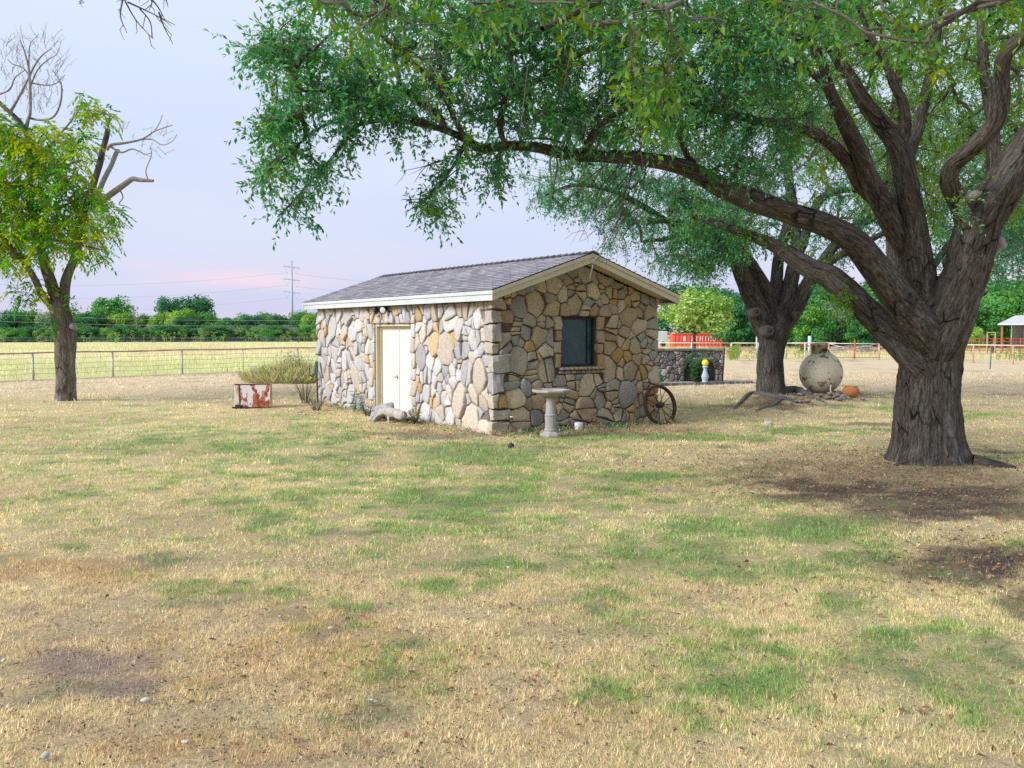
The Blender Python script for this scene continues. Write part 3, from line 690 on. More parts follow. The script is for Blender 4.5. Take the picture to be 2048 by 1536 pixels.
while u < WX1 + .12:
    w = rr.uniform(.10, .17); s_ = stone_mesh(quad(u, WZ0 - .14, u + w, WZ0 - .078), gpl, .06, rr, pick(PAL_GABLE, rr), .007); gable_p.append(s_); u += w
QX = .30; hole_q = []
reg = [np.array(p) for p in ((.0, -.10), (W + .03, -.10), (W + .03, gt(W) + .0), (XR, gt(XR)), (.0, gt(0)))]
hw = [(WX0 - .18, WZ0 - .145, WX1 + .18, WZ1 + .01)] + [(-.5, a, b[2] + .0, b[1]) if False else (-.5, b[0], b[2], b[1]) for a, b in enumerate(quoin)]
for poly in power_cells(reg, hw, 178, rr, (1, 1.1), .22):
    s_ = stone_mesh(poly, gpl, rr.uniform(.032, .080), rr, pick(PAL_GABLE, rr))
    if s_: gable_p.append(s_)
reg = [np.array(p) for p in ((.0, -.10), (LN + .03, -.10), (LN + .03, WZ), (.0, WZ))]
hd = [(DY0 - .21, -.2, DY1 + .25, DZ1 + .012)] + [(-.5, b[0], b[3], b[1]) for b in quoin]
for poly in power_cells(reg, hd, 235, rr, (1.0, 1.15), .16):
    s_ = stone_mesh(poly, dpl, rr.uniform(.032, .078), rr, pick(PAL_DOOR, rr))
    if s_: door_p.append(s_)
# the pieces that show largest are parts, the far small ones join
def psize(pc, far): c = pc[0].mean(0); return np.prod(np.sort(np.ptp(pc[0], axis=0))[1:]) / (16.4 + far * c[1]) ** 2 * (.55 if far > .2 else 1)
allp = [(psize(p, .2), 0, p) for p in gable_p] + [(psize(p, .84), 1, p) for p in door_p]; allp.sort(key=lambda t: -t[0])
big = allp[:296 - len(quoin)]
place_stones([t[2] for t in big if t[1] == 0], wall_g, M['stone']); place_stones([t[2] for t in big if t[1] == 1], wall_d, M['stone'])
for wi, wp in ((0, wall_g), (1, wall_d)):
    rest = [t[2] for t in allp[296 - len(quoin):] if t[1] == wi]
    if rest: a_, b_, c_, d_ = join_pieces(rest); tag(link("small_stones", mesh_np("small_stones", a_, b_, c_, M['stone'], d_, True), wp), kind="stuff")
# the two walls away from the camera: joined stones
bp = []
for poly in power_cells([np.array(p) for p in ((0, -.1), (LN, -.1), (LN, WZ), (0, WZ))], [], 150, rr):
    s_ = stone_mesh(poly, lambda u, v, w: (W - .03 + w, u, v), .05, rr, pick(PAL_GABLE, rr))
    if s_: bp.append(s_)
a_, b_, c_, d_ = join_pieces(bp); tag(link("wall_stones", mesh_np("wall_stones", a_, b_, c_, M['stone'], d_, True), wall_r), kind="stuff")
bp = []
for poly in power_cells([np.array(p) for p in ((0, -.1), (W, -.1), (W, gt(W)), (XR, gt(XR)), (0, gt(0)))], [], 80, rr):
    s_ = stone_mesh(poly, lambda u, v, w: (u, LN - .03 + w, v), .05, rr, pick(PAL_GABLE, rr))
    if s_: bp.append(s_)
a_, b_, c_, d_ = join_pieces(bp); tag(link("wall_stones", mesh_np("wall_stones", a_, b_, c_, M['stone'], d_, True), wall_b), kind="stuff")

# roof: deck, shingles, ridge caps
Y0, Y1 = -OG, LN + OG - .0
mb = MB()
prism(mb, [(-OE + .01, ZE - .055), (XR, ztop(XR) - .055), (W + OE - .01, ZE - .055), (W + OE - .01, ZE - .02), (XR, ztop(XR) - .02), (-OE + .01, ZE - .02)], 'y', Y0 + .012, Y1 - .012)
roof = fixn(mb.build("roof", M['soffit'], shed)); roof["label"] = "low grey shingle roof"
nc, tabw = 17, .305; clen = math.hypot(XR + OE, SL * (XR + OE)) / nc; ca, sa = math.cos(math.atan(SL)), math.sin(math.atan(SL))
def shingle(side, row, y0, y1, cut):
    th = .007 + rr.uniform(0, .003); s0 = row * clen - .012; s1 = (row + 1.25) * clen
    s0 += rr.uniform(-.006, .006); V = []
    for s, w in ((s0, .004), (s0, .004 + th + .006), (s1, .002)):
        for y in (y0 + .004, y1 - .004):
            x = -OE + s * ca - (w) * sa; z = ZE - .02 + s * sa + w * ca + .010
            V.append((x if side == 0 else W - x, y, z))
    F = [(0, 1, 3, 2), (2, 3, 5, 4), (0, 4, 5, 1)] if side else [(2, 3, 1, 0), (4, 5, 3, 2), (1, 5, 4, 0)]
    k = rr.uniform(.72, 1.25); t = rr.uniform(-.006, .010); col = (.235 * k + t, .228 * k, .258 * k + .002)
    return np.array(V), np.array(F), np.tile(np.array(col), (6, 1))
sh = []
for side in (0, 1):
    for row in range(nc):
        y = Y0 - .015 - (row % 3) * .1
        while y < Y1 + .015:
            y1 = min(y + tabw, Y1 + .015); y0 = max(y, Y0 - .015)
            if y1 - y0 > .03:
                d_ = (y0 + OG) * .84 + 16; sh.append((side * 10 + d_ / 16, side, *shingle(side, row, y0, y1, 0)))
            y += tabw
sh.sort(key=lambda t: t[0])
for t in sh[:260]: link("shingle", mesh_np("shingle", t[2], None, t[3], M['shingle'], t[4]), roof)
V, Q, cv, o = [], [], [], 0
for t in sh[260:]: V.append(t[2]); Q.append(t[3] + o); cv.append(t[4]); o += 6
tag(link("shingle_courses", mesh_np("shingle_courses", np.concatenate(V), None, np.concatenate(Q), M['shingle'], np.concatenate(cv)), roof), kind="stuff")
y = Y1 - .02
while y > Y0 + .02:                                           # ridge caps lapping towards the front
    h = .012 + rr.uniform(0, .004); yy = y - .29; V = []
    for yq, up in ((y, .004), (yq_ := max(yy, Y0 - .02), .022 + h)):
        for dx, dz in ((-.15, -.15 * SL), (0, 0), (.15, -.15 * SL)): V.append((XR + dx, yq, ztop(XR) + dz + up))
    for dx, dz in ((-.15, -.15 * SL), (0, 0), (.15, -.15 * SL)): V.append((XR + dx, max(yy, Y0 - .02), ztop(XR) + dz + .004))
    k = rr.uniform(.75, 1.15)
    link("ridge_shingle", mesh_np("ridge_shingle", V, None, [(0, 3, 4, 1), (1, 4, 5, 2), (3, 6, 7, 4), (4, 7, 8, 5)], M['shingle'], np.tile(np.array((.19 * k, .18 * k, .20 * k)), (9, 1))), roof)
    y -= .21
# fascia, rake boards, soffits
def boxp(name, x0, x1, y0, y1, z0, z1, mat, par, bev=.004):
    mb = MB(); mb.box(((x0 + x1) / 2, (y0 + y1) / 2, (z0 + z1) / 2), (x1 - x0, y1 - y0, z1 - z0)); return mb.build(name, mat, par, bevel=bev)
for side in (0, 1):
    s = lambda x: x if side == 0 else W - x
    a, b = sorted((s(-OE + .006), s(-OE + .028))); boxp("fascia_board", a, b, Y0 + .03, Y1 - .03, ZE - .195, ZE - .088, M['white_paint'], shed)
    a, b = sorted((s(-OE - .012), s(-OE + .026))); boxp("drip_board", a, b, Y0 + .002, Y1 - .002, ZE - .085, ZE - .018, M['white_paint'], shed)
    a, b = sorted((s(-OE + .03), s(.0))); boxp("soffit", a, b, Y0 + .04, Y1 - .04, ZE - .185, ZE - .172, M['soffit'], shed, 0)
    for yf, sg in ((Y0, 1), (Y1, -1)):
        for nm, t0, t1, d0, d1 in (("rake_board", -.195, -.092, .006, .028), ("rake_trim", -.09, -.02, -.012, .026)):
            pl = [(s(-OE), ZE + t0), (s(XR), ztop(XR) + t0), (s(XR), ztop(XR) + t1), (s(-OE), ZE + t1)]
            mb = MB(); ya, yb = sorted((yf + sg * d0, yf + sg * d1)); prism(mb, pl, 'y', ya, yb); fixn(mb.build(nm, M['tan_paint'], shed, bevel=.003))
        pl = [(s(-OE + .03), ZE - .165 + .03 * SL), (s(XR), ztop(XR) - .165), (s(XR), ztop(XR) - .152), (s(-OE + .03), ZE - .152 + .03 * SL)]
        mb = MB(); ya, yb = sorted((yf + sg * .03, yf + sg * (OG + .03))); prism(mb, pl, 'y', ya, yb); fixn(mb.build("soffit", M['soffit'], shed))
        # boxed return at the corner
        pl = [(s(-OE + .03), ZE - .192), (s(.05), ZE - .192), (s(.05), ZE - .16 + SL * .25), (s(-OE + .03), ZE - .16)]
        mb = MB(); ya, yb = sorted((yf + sg * (OG - .05), yf + sg * (OG - .02))); prism(mb, pl, 'y', ya, yb); fixn(mb.build("eave_return", M['tan_paint'], shed))
# window
win = boxp("window", WX0 + .03, WX1 - .03, .128, .14, WZ0 + .03, WZ1 - .03, M['glass'], shed, 0)
win["label"] = "dark screened window pane"
mb = MB()
for x0, x1, z0, z1 in ((WX0, WX0 + .035, WZ0, WZ1), (WX1 - .035, WX1, WZ0, WZ1), (WX0 + .035, WX1 - .035, WZ0, WZ0 + .035), (WX0 + .035, WX1 - .035, WZ1 - .045, WZ1)):
    mb.box(((x0 + x1) / 2, .12, (z0 + z1) / 2), (x1 - x0, .05, z1 - z0))
mb.build("frame", M['black'], win, bevel=.004)
mb = MB(); mb.box(((WX0 + WX1) / 2 + .28, .118, (WZ0 + WZ1) / 2), (.02, .02, WZ1 - WZ0 - .09)); mb.build("sash_rail", M['dark_metal'], win)
mb = MB(); mb.box(((WX0 + WX1) / 2, .06, WZ1 + .012), (WX1 - WX0 + .12, .12, .018)); mb.build("lintel", M['rust'], shed)
# double door
fy0, fy1 = DY0 + .05, DY1 - .05
dfr = MB()
for a, b, z0, z1 in ((DY0, DY0 + .055, 0, DZ1 - .04), (DY1 - .055, DY1, 0, DZ1 - .04), (DY0, DY1, DZ1 - .04, DZ1 + .01)): dfr.box((.03 + .055, (a + b) / 2, (z0 + z1) / 2), (.10, b - a, z1 - z0))
for a, b in ((DY0 + .056, DY0 + .09), (DY1 - .09, DY1 - .056)): dfr.box((DR + .0, (a + b) / 2, (DZ1 - .08) / 2), (.05, b - a, DZ1 - .08))
dfr.box((DR, (DY0 + DY1) / 2, DZ1 - .065), (.05, DY1 - DY0 - .11, .05))
dfro = dfr.build("door_frame", M['frame_paint'], shed, bevel=.004)
ym = (DY0 + DY1) / 2
for a, b, lab in ((DY0 + .092, ym - .003, None), (ym + .003, DY1 - .092, "cream door leaf with the round knob")):
    lf = boxp("door", DR + .012, DR + .05, a, b, .03, DZ1 - .092, M['door_paint'], shed)
    if lab:
        lf["label"] = lab; mb = MB(); kx, kz = DR + .012, .86; ky = ym + .075
        prof = [(.032, 0), (.032, .008), (.012, .012), (.012, .035), (.028, .045), (.032, .058), (.026, .070), (.0001, .074)]
        V_, F_ = [], []
        for r_, w_ in prof:
            for q in range(14): t = 2 * PI * q / 14; V_.append((kx - w_, ky + r_ * math.cos(t), kz + r_ * math.sin(t)))
        for i_ in range(len(prof) - 1):
            for q in range(14): F_.append((i_ * 14 + q, i_ * 14 + (q + 1) % 14, i_ * 14 + 14 + (q + 1) % 14, i_ * 14 + 14 + q))
        mb.add(V_, F_); fixn(mb.build("knob", M['steel'], lf, True))
boxp("astragal", DR + .001, DR + .011, ym - .022, ym + .022, .03, DZ1 - .095, M['door_paint'], shed)
boxp("threshold", -.02, DR + .06, DY0 + .004, DY1 - .004, -.10, .022, M['concrete'], shed)
# reveal stones inside the door opening, far side
zz = np.linspace(-.05, DZ1, 6)
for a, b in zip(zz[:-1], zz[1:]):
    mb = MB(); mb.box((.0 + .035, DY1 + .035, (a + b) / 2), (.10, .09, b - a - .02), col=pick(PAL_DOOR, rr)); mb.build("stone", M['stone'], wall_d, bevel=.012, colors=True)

# twin floodlight under the eave
fl = thing("floodlight", tuple(from_shed(-.02, 4.42, 2.33)), "twin head floodlight under the eave above the shed door", "floodlight", SHED_YAW)
mb = MB(); mb.lathe([(.055, -.02), (.055, .012), (.03, .03)], 14, (0, 0, 0)); o = mb.build("base", M['dark_metal'], fl, True); o.rotation_euler = (0, -PI / 2, 0)
def lamp_head(y, yaw):
    mb = MB(); mb.lathe([(.001, -.01), (.03, 0), (.034, .05), (.062, .085), (.088, .12), (.088, .155), (.080, .155), (.078, .14)], 18)
    o = mb.build("lamp_head", M['dark_metal'], fl, True); o.location = (-.05, y, .0); o.rotation_euler = (0, math.radians(-100), yaw)
    g = MB(); g.lathe([(.079, .136), (.06, .146), (.0001, .150)], 18); g.build("lens", M['lens'], o, True)
lamp_head(-.10, math.radians(38)); lamp_head(.12, math.radians(-35))

# ------------------------------------------------------------------ trees
def in_poly(x, y, P):
    c = False; n = len(P)
    for k in range(n):
        (x0, y0), (x1, y1) = P[k], P[(k + 1) % n]
        if (y0 > y) != (y1 > y) and x < (x1 - x0) * (y - y0) / (y1 - y0) + x0: c = not c
    return c
def sample_poly(P, n, dfun, rr):
    xs = [p[0] for p in P]; ys = [p[1] for p in P]; out = []
    while len(out) < n:
        x, y = rr.uniform(min(xs), max(xs)), rr.uniform(min(ys), max(ys))
        if in_poly(x, y, P): out.append(atD(x, y, dfun(x, y)))
    return out
class Tree:
    def __init__(s, root, barkm): s.root, s.bark = root, barkm; s.P, s.par, s.cnt, s.paths = [], [], [], []
    def limb(s, pts, name="limb", sides=18, m=5, amp=.10, seed=0, nodes=True, mat=None):
        """pts: (x, y, z, r) -> bark tube with lumps and ridges"""
        Q = smooth_path(np.array(pts)[:, :4], m); P, R = Q[:, :3], np.maximum(Q[:, 3], .003)
        if R.max() > .05: P = P + (np.stack([fbm(P * 1.3 + 40 * k + seed, 3, 2) for k in range(3)], 1) - .5) * np.minimum(R, .12)[:, None] * .9
        def disp(bk, rr_):
            n1 = fbm(bk * np.array((7, 7, 2.2)) + seed * 3.1, 5, 3) - .5; n2 = fbm(bk * np.array((24, 24, 8.)) + seed, 8, 2) - .5
            return rr_ * (n1 * amp * 2.6) + np.minimum(rr_, .3) * n2 * amp * .9
        V, F, bk = tube_np(P, R, sides, False, disp if R.max() > .03 else None)
        link(name, mesh_np(name, V, None, F, mat or s.bark, None, True, {"bk": bk}), s.root)
        if nodes:
            for p in P[::2]: s.P.append(p)
    def grow(s, clusters, rr, sag=.12, rmin=.0035, name="branches", mat=None, maxr=.05, jit=.09):
        base = np.array(s.P); nb = len(base); P = [*base]; par = [-1] * nb; cnt = np.zeros(nb)
        cl = np.array(clusters); d = np.array([np.min(np.sum((base - c) ** 2, 1)) for c in cl]); tips = []
        arr = np.zeros((nb + len(cl) * 6, 3)); arr[:nb] = base; n = nb
        for c in cl[np.argsort(d)]:
            dd = np.sum((arr[:n] - c) ** 2, 1); up = arr[:n, 2] - c[2]
            k = int(np.argmin(dd)); a = arr[k].copy(); l = math.sqrt(dd[k]); st = max(2, min(5, int(l / .28) + 1)); prev = k
            for t in range(1, st + 1):
                f = t / st; p = a + (c - a) * f
                if t < st: p = p + np.array([rr.uniform(-1, 1), rr.uniform(-1, 1), rr.uniform(-.6, 1)]) * l * jit + np.array([0, 0, l * sag * 4 * f * (1 - f)])
                arr[n] = p; par.append(prev); prev = n; n += 1
            tips.append(prev)
        cnt = np.zeros(n)
        for t in tips:
            k = t
            while k >= 0: cnt[k] += 1; k = par[k]
        # tubes: follow the heaviest child
        kids = {}
        for k in range(nb, n): kids.setdefault(par[k], []).append(k)
        V, Q, BK, o = [], [], [], 0
        stack = [(k, c) for k in range(nb) for c in kids.get(k, [])]
        while stack:
            a, c = stack.pop(); path = [a, c]
            while kids.get(path[-1]):
                ch = sorted(kids[path[-1]], key=lambda q: -cnt[q])
                for q in ch[1:]: stack.append((path[-1], q))
                path.append(ch[0])
            R = np.array([min(maxr, rmin * max(1, cnt[q]) ** .55 * 1.15) for q in path]); R[0] = R[1]; R[-1] = rmin * .7
            v, q, bk = tube_np(arr[path], R, 5 if R[0] > .012 else 4, False); V.append(v); Q.append(np.array(q) + o); BK.append(bk); o += len(v)
        tag(link(name, mesh_np(name, np.concatenate(V), None, np.concatenate(Q), mat or s.bark, None, True, {"bk": np.concatenate(BK)}), s.root), kind="stuff")
        return arr[tips], arr[[par[t] for t in tips]]
def leaf_arrays(P, D, Nn, L_, W_, col, four=True):
    n = len(P); S = np.cross(D, Nn); S /= np.linalg.norm(S, axis=1)[:, None] + 1e-9; Nn = np.cross(S, D)
    L_, W_ = L_[:, None], W_[:, None]
    mid = P + D * L_ * .5 - Nn * W_ * .12; tip = P + D * L_ - Nn * L_ * .08
    l = P + D * L_ * .52 - S * W_ * .5 + Nn * W_ * .10; r = P + D * L_ * .52 + S * W_ * .5 + Nn * W_ * .10
    if four:
        V = np.stack([P, l, mid, r, tip], 1).reshape(-1, 3); o = np.arange(n)[:, None] * 5
        T = np.concatenate([o + [[0, 2, 1]], o + [[0, 3, 2]], o + [[1, 2, 4]], o + [[2, 3, 4]]]); k = 5
    else:
        V = np.stack([P, l, tip, r], 1).reshape(-1, 3); o = np.arange(n)[:, None] * 4
        T = np.concatenate([o + [[0, 3, 1]], o + [[1, 3, 2]]]); k = 4
    return V, T, np.repeat(col, k, 0)
def unit(a): return a / (np.linalg.norm(a, axis=1)[:, None] + 1e-9)
def sprays(tips, prevs, rad, twigs, per, Lr, pal, palw, droop=.25, rs=RS, tw_mat=None, tree=None, twr=.0022, spread=1.0):
    """leafy twigs round each branch tip: returns leaf base, direction, normal, length, width, colour"""
    n = len(tips); d0 = unit(tips - prevs + 1e-6)
    N_ = n * twigs
    d = unit(np.repeat(d0, twigs, 0) * .7 + rs.randn(N_, 3) * .75 * spread + np.array([0, 0, -droop]))
    st = np.repeat(tips, twigs, 0) - np.repeat(d0, twigs, 0) * (rs.rand(N_, 1) * rad * .7); ln = rad * (.55 + .75 * rs.rand(N_))
    end = st + d * ln[:, None] + np.array([0, 0, -1]) * (ln * droop * .5)[:, None]
    # twig strips (three sided needles)
    a = unit(np.cross(d, np.array([.3, .2, 1.]))); b = np.cross(d, a); V = []
    for k in range(3):
        t = k * 2.094; V.append(st + (a * math.cos(t) + b * math.sin(t)) * twr)
    V.append(end); V = np.stack(V, 1).reshape(-1, 3); o = np.arange(N_)[:, None] * 4
    T = np.concatenate([o + [[0, 1, 3]], o + [[1, 2, 3]], o + [[2, 0, 3]]])
    tw = (V, T)
    M_ = N_ * per; t = np.tile((np.arange(per) + .5) / per, N_) * .9 + rs.rand(M_) * .12
    P = np.repeat(st, per, 0) + np.repeat(end - st, per, 0) * t[:, None]
    dt = unit(np.repeat(end - st, per, 0)); D = unit(dt * (.55 + .5 * (t > .85))[:, None] + unit(rs.randn(M_, 3)) * .85 + np.array([0, 0, -.15]))
    Nn = unit(np.array([0, 0, 1.]) + rs.randn(M_, 3) * .7)
    L_ = Lr * (.65 + .6 * rs.rand(M_)); W_ = L_ * (.32 + .12 * rs.rand(M_))
    palw = np.array(palw) / sum(palw); pc = np.array(pal)[rs.choice(len(pal), n, p=palw)]; pl_ = np.array(pal)[rs.choice(len(pal), M_, p=palw)]
    col = 2.2 * (.55 * np.repeat(pc, twigs * per, 0) + .45 * pl_) * (.75 + .5 * rs.rand(M_, 1))
    return P, D, Nn, L_, W_, col, tw
def px4(L, D0, D1, k=1.0):
    """trace in photo pixels (x, y, radius) -> points with depth going from D0 to D1"""
    n = len(L); out = []
    for i_, (x, y, r) in enumerate(L):
        D = D0 + (D1 - D0) * (i_ / (n - 1)); p = atD(x, y, D); out.append((p[0], p[1], p[2], r * k * D / FPX))
    return out
OAKG = [(.036, .100, .052), (.046, .122, .050), (.060, .125, .030), (.095, .135, .020), (.024, .066, .036), (.105, .19, .115)]  # last, pale turquoise entry stands in for sky highlights on the leaves

# --- the big live oak on the right
oak = thing("oak_tree", (5.78, 12.58, 0), "largest oak, thick dark trunk at right with a long limb reaching over the shed roof", "tree")
OT = Tree(oak, M['bark']); OFF = np.array((5.78, 12.58, 0))
def loc4(L): return [(p[0] - OFF[0], p[1] - OFF[1], p[2] - OFF[2], p[3]) for p in L]
rt = random.Random(21)
Dk = 12.58; k_ = Dk / FPX
# trunk with root flare
prof = [(-.25, 1.45, 0), (0.0, 1.22, 0), (.10, 1.07, 0), (.28, .95, 0), (.55, .88, -.01), (.95, .815, -.03), (1.3, .79, -.02), (1.6, .79, .0), (1.85, .83, .04), (2.15, .92, .08), (2.4, .80, .12), (2.62, .45, .14)]
zs = np.array([p[0] for p in prof]); zz = np.linspace(-.25, 2.62, 90); wd = np.interp(zz, zs, [p[1] for p in prof]) * .5; xo = np.interp(zz, zs, [p[2] for p in prof])
nseg = 96; a = np.arange(nseg) * 2 * PI / nseg; A_, Zg = np.meshgrid(a, zz)
lob = np.zeros_like(A_)
for ph, wdt, am in ((-.35, .35, .55), (-1.25, .25, .10), (-2.6, .4, .22), (1.2, .5, .3), (2.4, .4, .3)): lob += am * np.exp(-((np.angle(np.exp(1j * (A_ - ph)))) / wdt) ** 2)
Rg = wd[:, None] * (1 + lob * np.exp(-np.maximum(Zg, 0) / .16) * .55)
bkv = np.stack([np.cos(A_) * .42, np.sin(A_) * .42, Zg], 2).reshape(-1, 3)
Rf = Rg.ravel() + (fbm(bkv * np.array((6, 6, 2.)), 4, 3) - .5) * .12 + (fbm(bkv * np.array((26, 26, 9.)), 14, 3) - .5) * .045
V = np.stack([np.cos(A_).ravel() * Rf + np.repeat(xo, nseg), np.sin(A_).ravel() * Rf, Zg.ravel()], 1)
i_ = (np.arange(len(zz) - 1)[:, None] * nseg); j_ = np.arange(nseg)[None, :]; j2 = (j_ + 1) % nseg
Q = np.stack([i_ + j_, i_ + j2, i_ + nseg + j2, i_ + nseg + j_], 2).reshape(-1, 4)
link("trunk", mesh_np("trunk", V, None, Q, M['bark'], None, True, {"bk": bkv}), oak)
LONG = [(1884, 730, 12), (1858, 688, 34), (1836, 653, 37), (1800, 607, 32), (1762, 556, 30), (1726, 512, 27), (1700, 482, 25), (1651, 452, 23), (1584, 426, 21.5), (1518, 401, 21), (1452, 376, 20), (1402, 353, 18), (1369, 336, 16), (1319, 323, 14.5), (1269, 315, 13.5), (1219, 311, 13), (1169, 311, 12.5), (1120, 308, 11.5), (1070, 296, 10.5), (1011, 294, 9.5), (964, 298, 9), (933, 281, 8), (902, 266, 7), (864, 253, 6), (825, 243, 5)]
LIMBS = [
 (LONG, 12.5, 8.9, 26),
 ([(1868, 770, 10), (1842, 735, 27), (1814, 704, 31), (1790, 677, 29), (1762, 644, 27), (1729, 612, 25.5), (1696, 582, 25), (1664, 556, 25), (1630, 540, 21), (1600, 524, 19), (1560, 500, 15), (1500, 470, 11), (1440, 450, 8), (1380, 430, 5)], 12.3, 13.4, 26),
 ([(1850, 710, 12), (1844, 665, 34), (1840, 630, 33), (1838, 580, 30), (1838, 546, 28), (1833, 478, 25), (1825, 423, 23.5), (1817, 368, 22), (1806, 314, 21), (1790, 278, 19), (1760, 240, 17), (1733, 204, 15), (1704, 160, 13), (1675, 120, 11), (1650, 70, 9), (1630, 10, 7), (1620, -60, 5)], 12.7, 11.6, 26),
 ([(1836, 545, 24), (1817, 502, 24), (1784, 450, 22), (1757, 396, 20.5), (1735, 349, 19), (1716, 300, 17), (1697, 252, 15.5), (1679, 219, 13), (1660, 180, 11), (1640, 120, 9), (1610, 60, 8), (1570, 0, 6), (1520, -60, 5)], 12.7, 10.8, 24),
 ([(1840, 690, 12), (1828, 640, 24), (1805, 590, 20), (1797, 540, 17), (1790, 470, 15), (1786, 400, 14), (1786, 330, 12), (1790, 240, 10), (1800, 150, 8), (1812, 40, 6)], 13.1, 14.6, 16),
 ([(1856, 745, 14), (1872, 695, 48), (1896, 640, 50), (1915, 587, 46), (1936, 532, 42), (1950, 480, 43), (1968, 437, 42), (1996, 387, 41), (2024, 341, 37), (2056, 295, 33), (2090, 235, 28), (2110, 150, 22), (2118, 50, 17), (2120, -80, 12)], 12.5, 11.4, 28),
 ([(1940, 455, 26), (1922, 415, 21), (1910, 388, 19), (1901, 360, 18), (1908, 330, 17), (1928, 312, 16.5), (1960, 285, 16.5), (1992, 250, 16.5), (2004, 204, 16), (2004, 146, 15), (2012, 102, 15), (2050, 64, 14), (2110, 20, 12)], 12.0, 10.3, 20),
 ([(1975, 440, 14), (1985, 330, 14), (1985, 240, 12), (1975, 170, 11), (1965, 100, 10), (1960, 0, 8)], 12.6, 13.0, 14),
 ([(1752, 400, 15), (1719, 372, 13.5), (1693, 328, 12.5), (1660, 288, 12), (1620, 265, 10.5), (1566, 248, 10), (1522, 242, 9), (1444, 222, 8), (1359, 206, 6), (1300, 196, 4)], 12.5, 10.6, 14),
 ([(1808, 325, 14), (1822, 290, 13), (1834, 258, 12), (1846, 219, 11), (1857, 164, 10), (1872, 90, 8), (1880, 0, 6)], 12.4, 13.5, 12),
 ([(1800, 300, 13), (1812, 250, 11), (1806, 204, 10), (1788, 171, 9), (1768, 120, 8), (1741, 73, 6), (1715, 10, 5)], 12.1, 11.6, 12),
 ([(1676, 214, 10), (1640, 160, 8), (1562, 112, 7), (1480, 96, 6.5), (1420, 110, 6), (1390, 128, 6), (1344, 186, 5), (1325, 240, 3.5)], 11.6, 9.6, 10),
 ([(1628, 90, 8), (1540, 56, 7), (1440, 60, 6.5), (1300, 70, 6), (1187, 96, 6), (1120, 130, 5.5), (1062, 169, 5), (1000, 206, 4), (930, 226, 2.5)], 11, 8.8, 10),
 ([(1169, 311, 10), (1178, 285, 9), (1200, 250, 7), (1240, 225, 6), (1290, 190, 5)], 10.1, 9.6, 10),
 ([(1402, 356, 9), (1370, 300, 6), (1360, 262, 5.5), (1400, 252, 5), (1420, 225, 4)], 10.8, 10.4, 10),
 ([(864, 253, 6), (792, 240, 5), (761, 241, 4.6), (717, 250, 4), (695, 269, 3.6), (667, 312, 3), (630, 353, 2.5), (589, 400, 2), (555, 434, 1.2)], 9.05, 8.2, 8),
 ([(902, 266, 6), (830, 236, 5), (783, 225, 4.8), (755, 215, 4.5), (717, 207, 4), (683, 191, 3.6), (649, 181, 3), (589, 184, 2)], 9.1, 8.3, 8),
 ([(730, 210, 4), (705, 212, 3.6), (674, 237, 3), (620, 268, 2.6), (583, 303, 2), (542, 337, 1.6), (490, 344, 1)], 8.7, 8.0, 8),
 ([(933, 281, 5), (917, 315, 3.4), (892, 353, 2.8), (865, 385, 2.2), (852, 425, 1.4)], 9.2, 8.7, 8),
 ([(1011, 294, 4), (1000, 250, 6), (1010, 200, 5), (1030, 150, 4), (1010, 90, 3)], 9.3, 9.0, 8),
 ([(933, 281, 6), (910, 240, 5), (880, 180, 4.5), (820, 120, 4), (760, 70, 3)], 9.1, 8.4, 8),
 # fallen-in dead twig bundle that hangs in front of the limbs
]
for s_, (tr, d0, d1, sides) in enumerate(LIMBS): OT.limb(loc4(px4(tr, d0, d1)), "limb", max(8, sides), 5, .10, s_ + 1)
# limbs of the part of the crown above and outside the picture
for s_, L_ in enumerate([[(6.9, 12.0, 5.6, .2), (8.2, 11.6, 6.8, .16), (9.8, 11.4, 7.6, .11), (11.5, 11.5, 8.0, .05)], [(6.3, 11.9, 6.2, .14), (6.6, 10.2, 7.1, .10), (6.9, 8.2, 7.4, .07), (6.8, 6.4, 7.2, .03)], [(4.3, 11.6, 6.2, .10), (3.4, 10, 7.0, .08), (2.6, 8.0, 7.3, .06), (1.6, 6.0, 7.0, .03)], [(5.4, 14.2, 6.2, .13), (5.2, 16, 7.4, .09), (4.8, 18, 8.0, .04)], [(6.6, 13.1, 6.3, .12), (8, 15, 7.5, .09), (9.4, 17, 8, .04)],
                             [(4.2, 11.2, 6.2, .07), (3.0, 9.5, 6.0, .055), (1.6, 7.6, 5.0, .04), (.2, 6.2, 3.9, .02)], [(1.6, 7.6, 5.2, .04), (.0, 6.4, 4.6, .03), (-1.2, 5.6, 3.9, .015)], [(6.8, 9.0, 6.9, .06), (4.6, 7.0, 5.6, .05), (3.0, 5.6, 4.4, .03), (2.2, 5.0, 3.7, .015)], [(4.6, 7.0, 5.6, .04), (3.9, 6.0, 4.6, .03), (2.4, 5.3, 3.6, .012)]]):
    OT.limb([(p[0] - OFF[0], p[1] - OFF[1], p[2], p[3]) for p in L_], "limb", 12, 5, .1, 50 + s_)
dl = lambda a, b, x0=500, x1=1700: (lambda x, y: a + (b - a) * min(1, max(0, (x - x0) / (x1 - x0))) + rt.uniform(-.9, .9))
PA = [(640, -60), (565, 10), (560, 70), (500, 88), (522, 128), (548, 150), (540, 190), (528, 238), (548, 258), (600, 226), (690, 198), (740, 200), (800, 215), (870, 240), (930, 268), (1000, 308), (1060, 318), (1110, 325), (1250, 335), (1340, 312), (1420, 345), (1500, 385), (1570, 330), (1640, 230), (1720, -60)]
PB = [(1500, -60), (1500, 240), (1560, 330), (1620, 400), (1690, 330), (1760, 420), (1800, 340), (1870, 470), (1890, 330), (1960, 330), (2010, 430), (2150, 470), (2150, -60)]
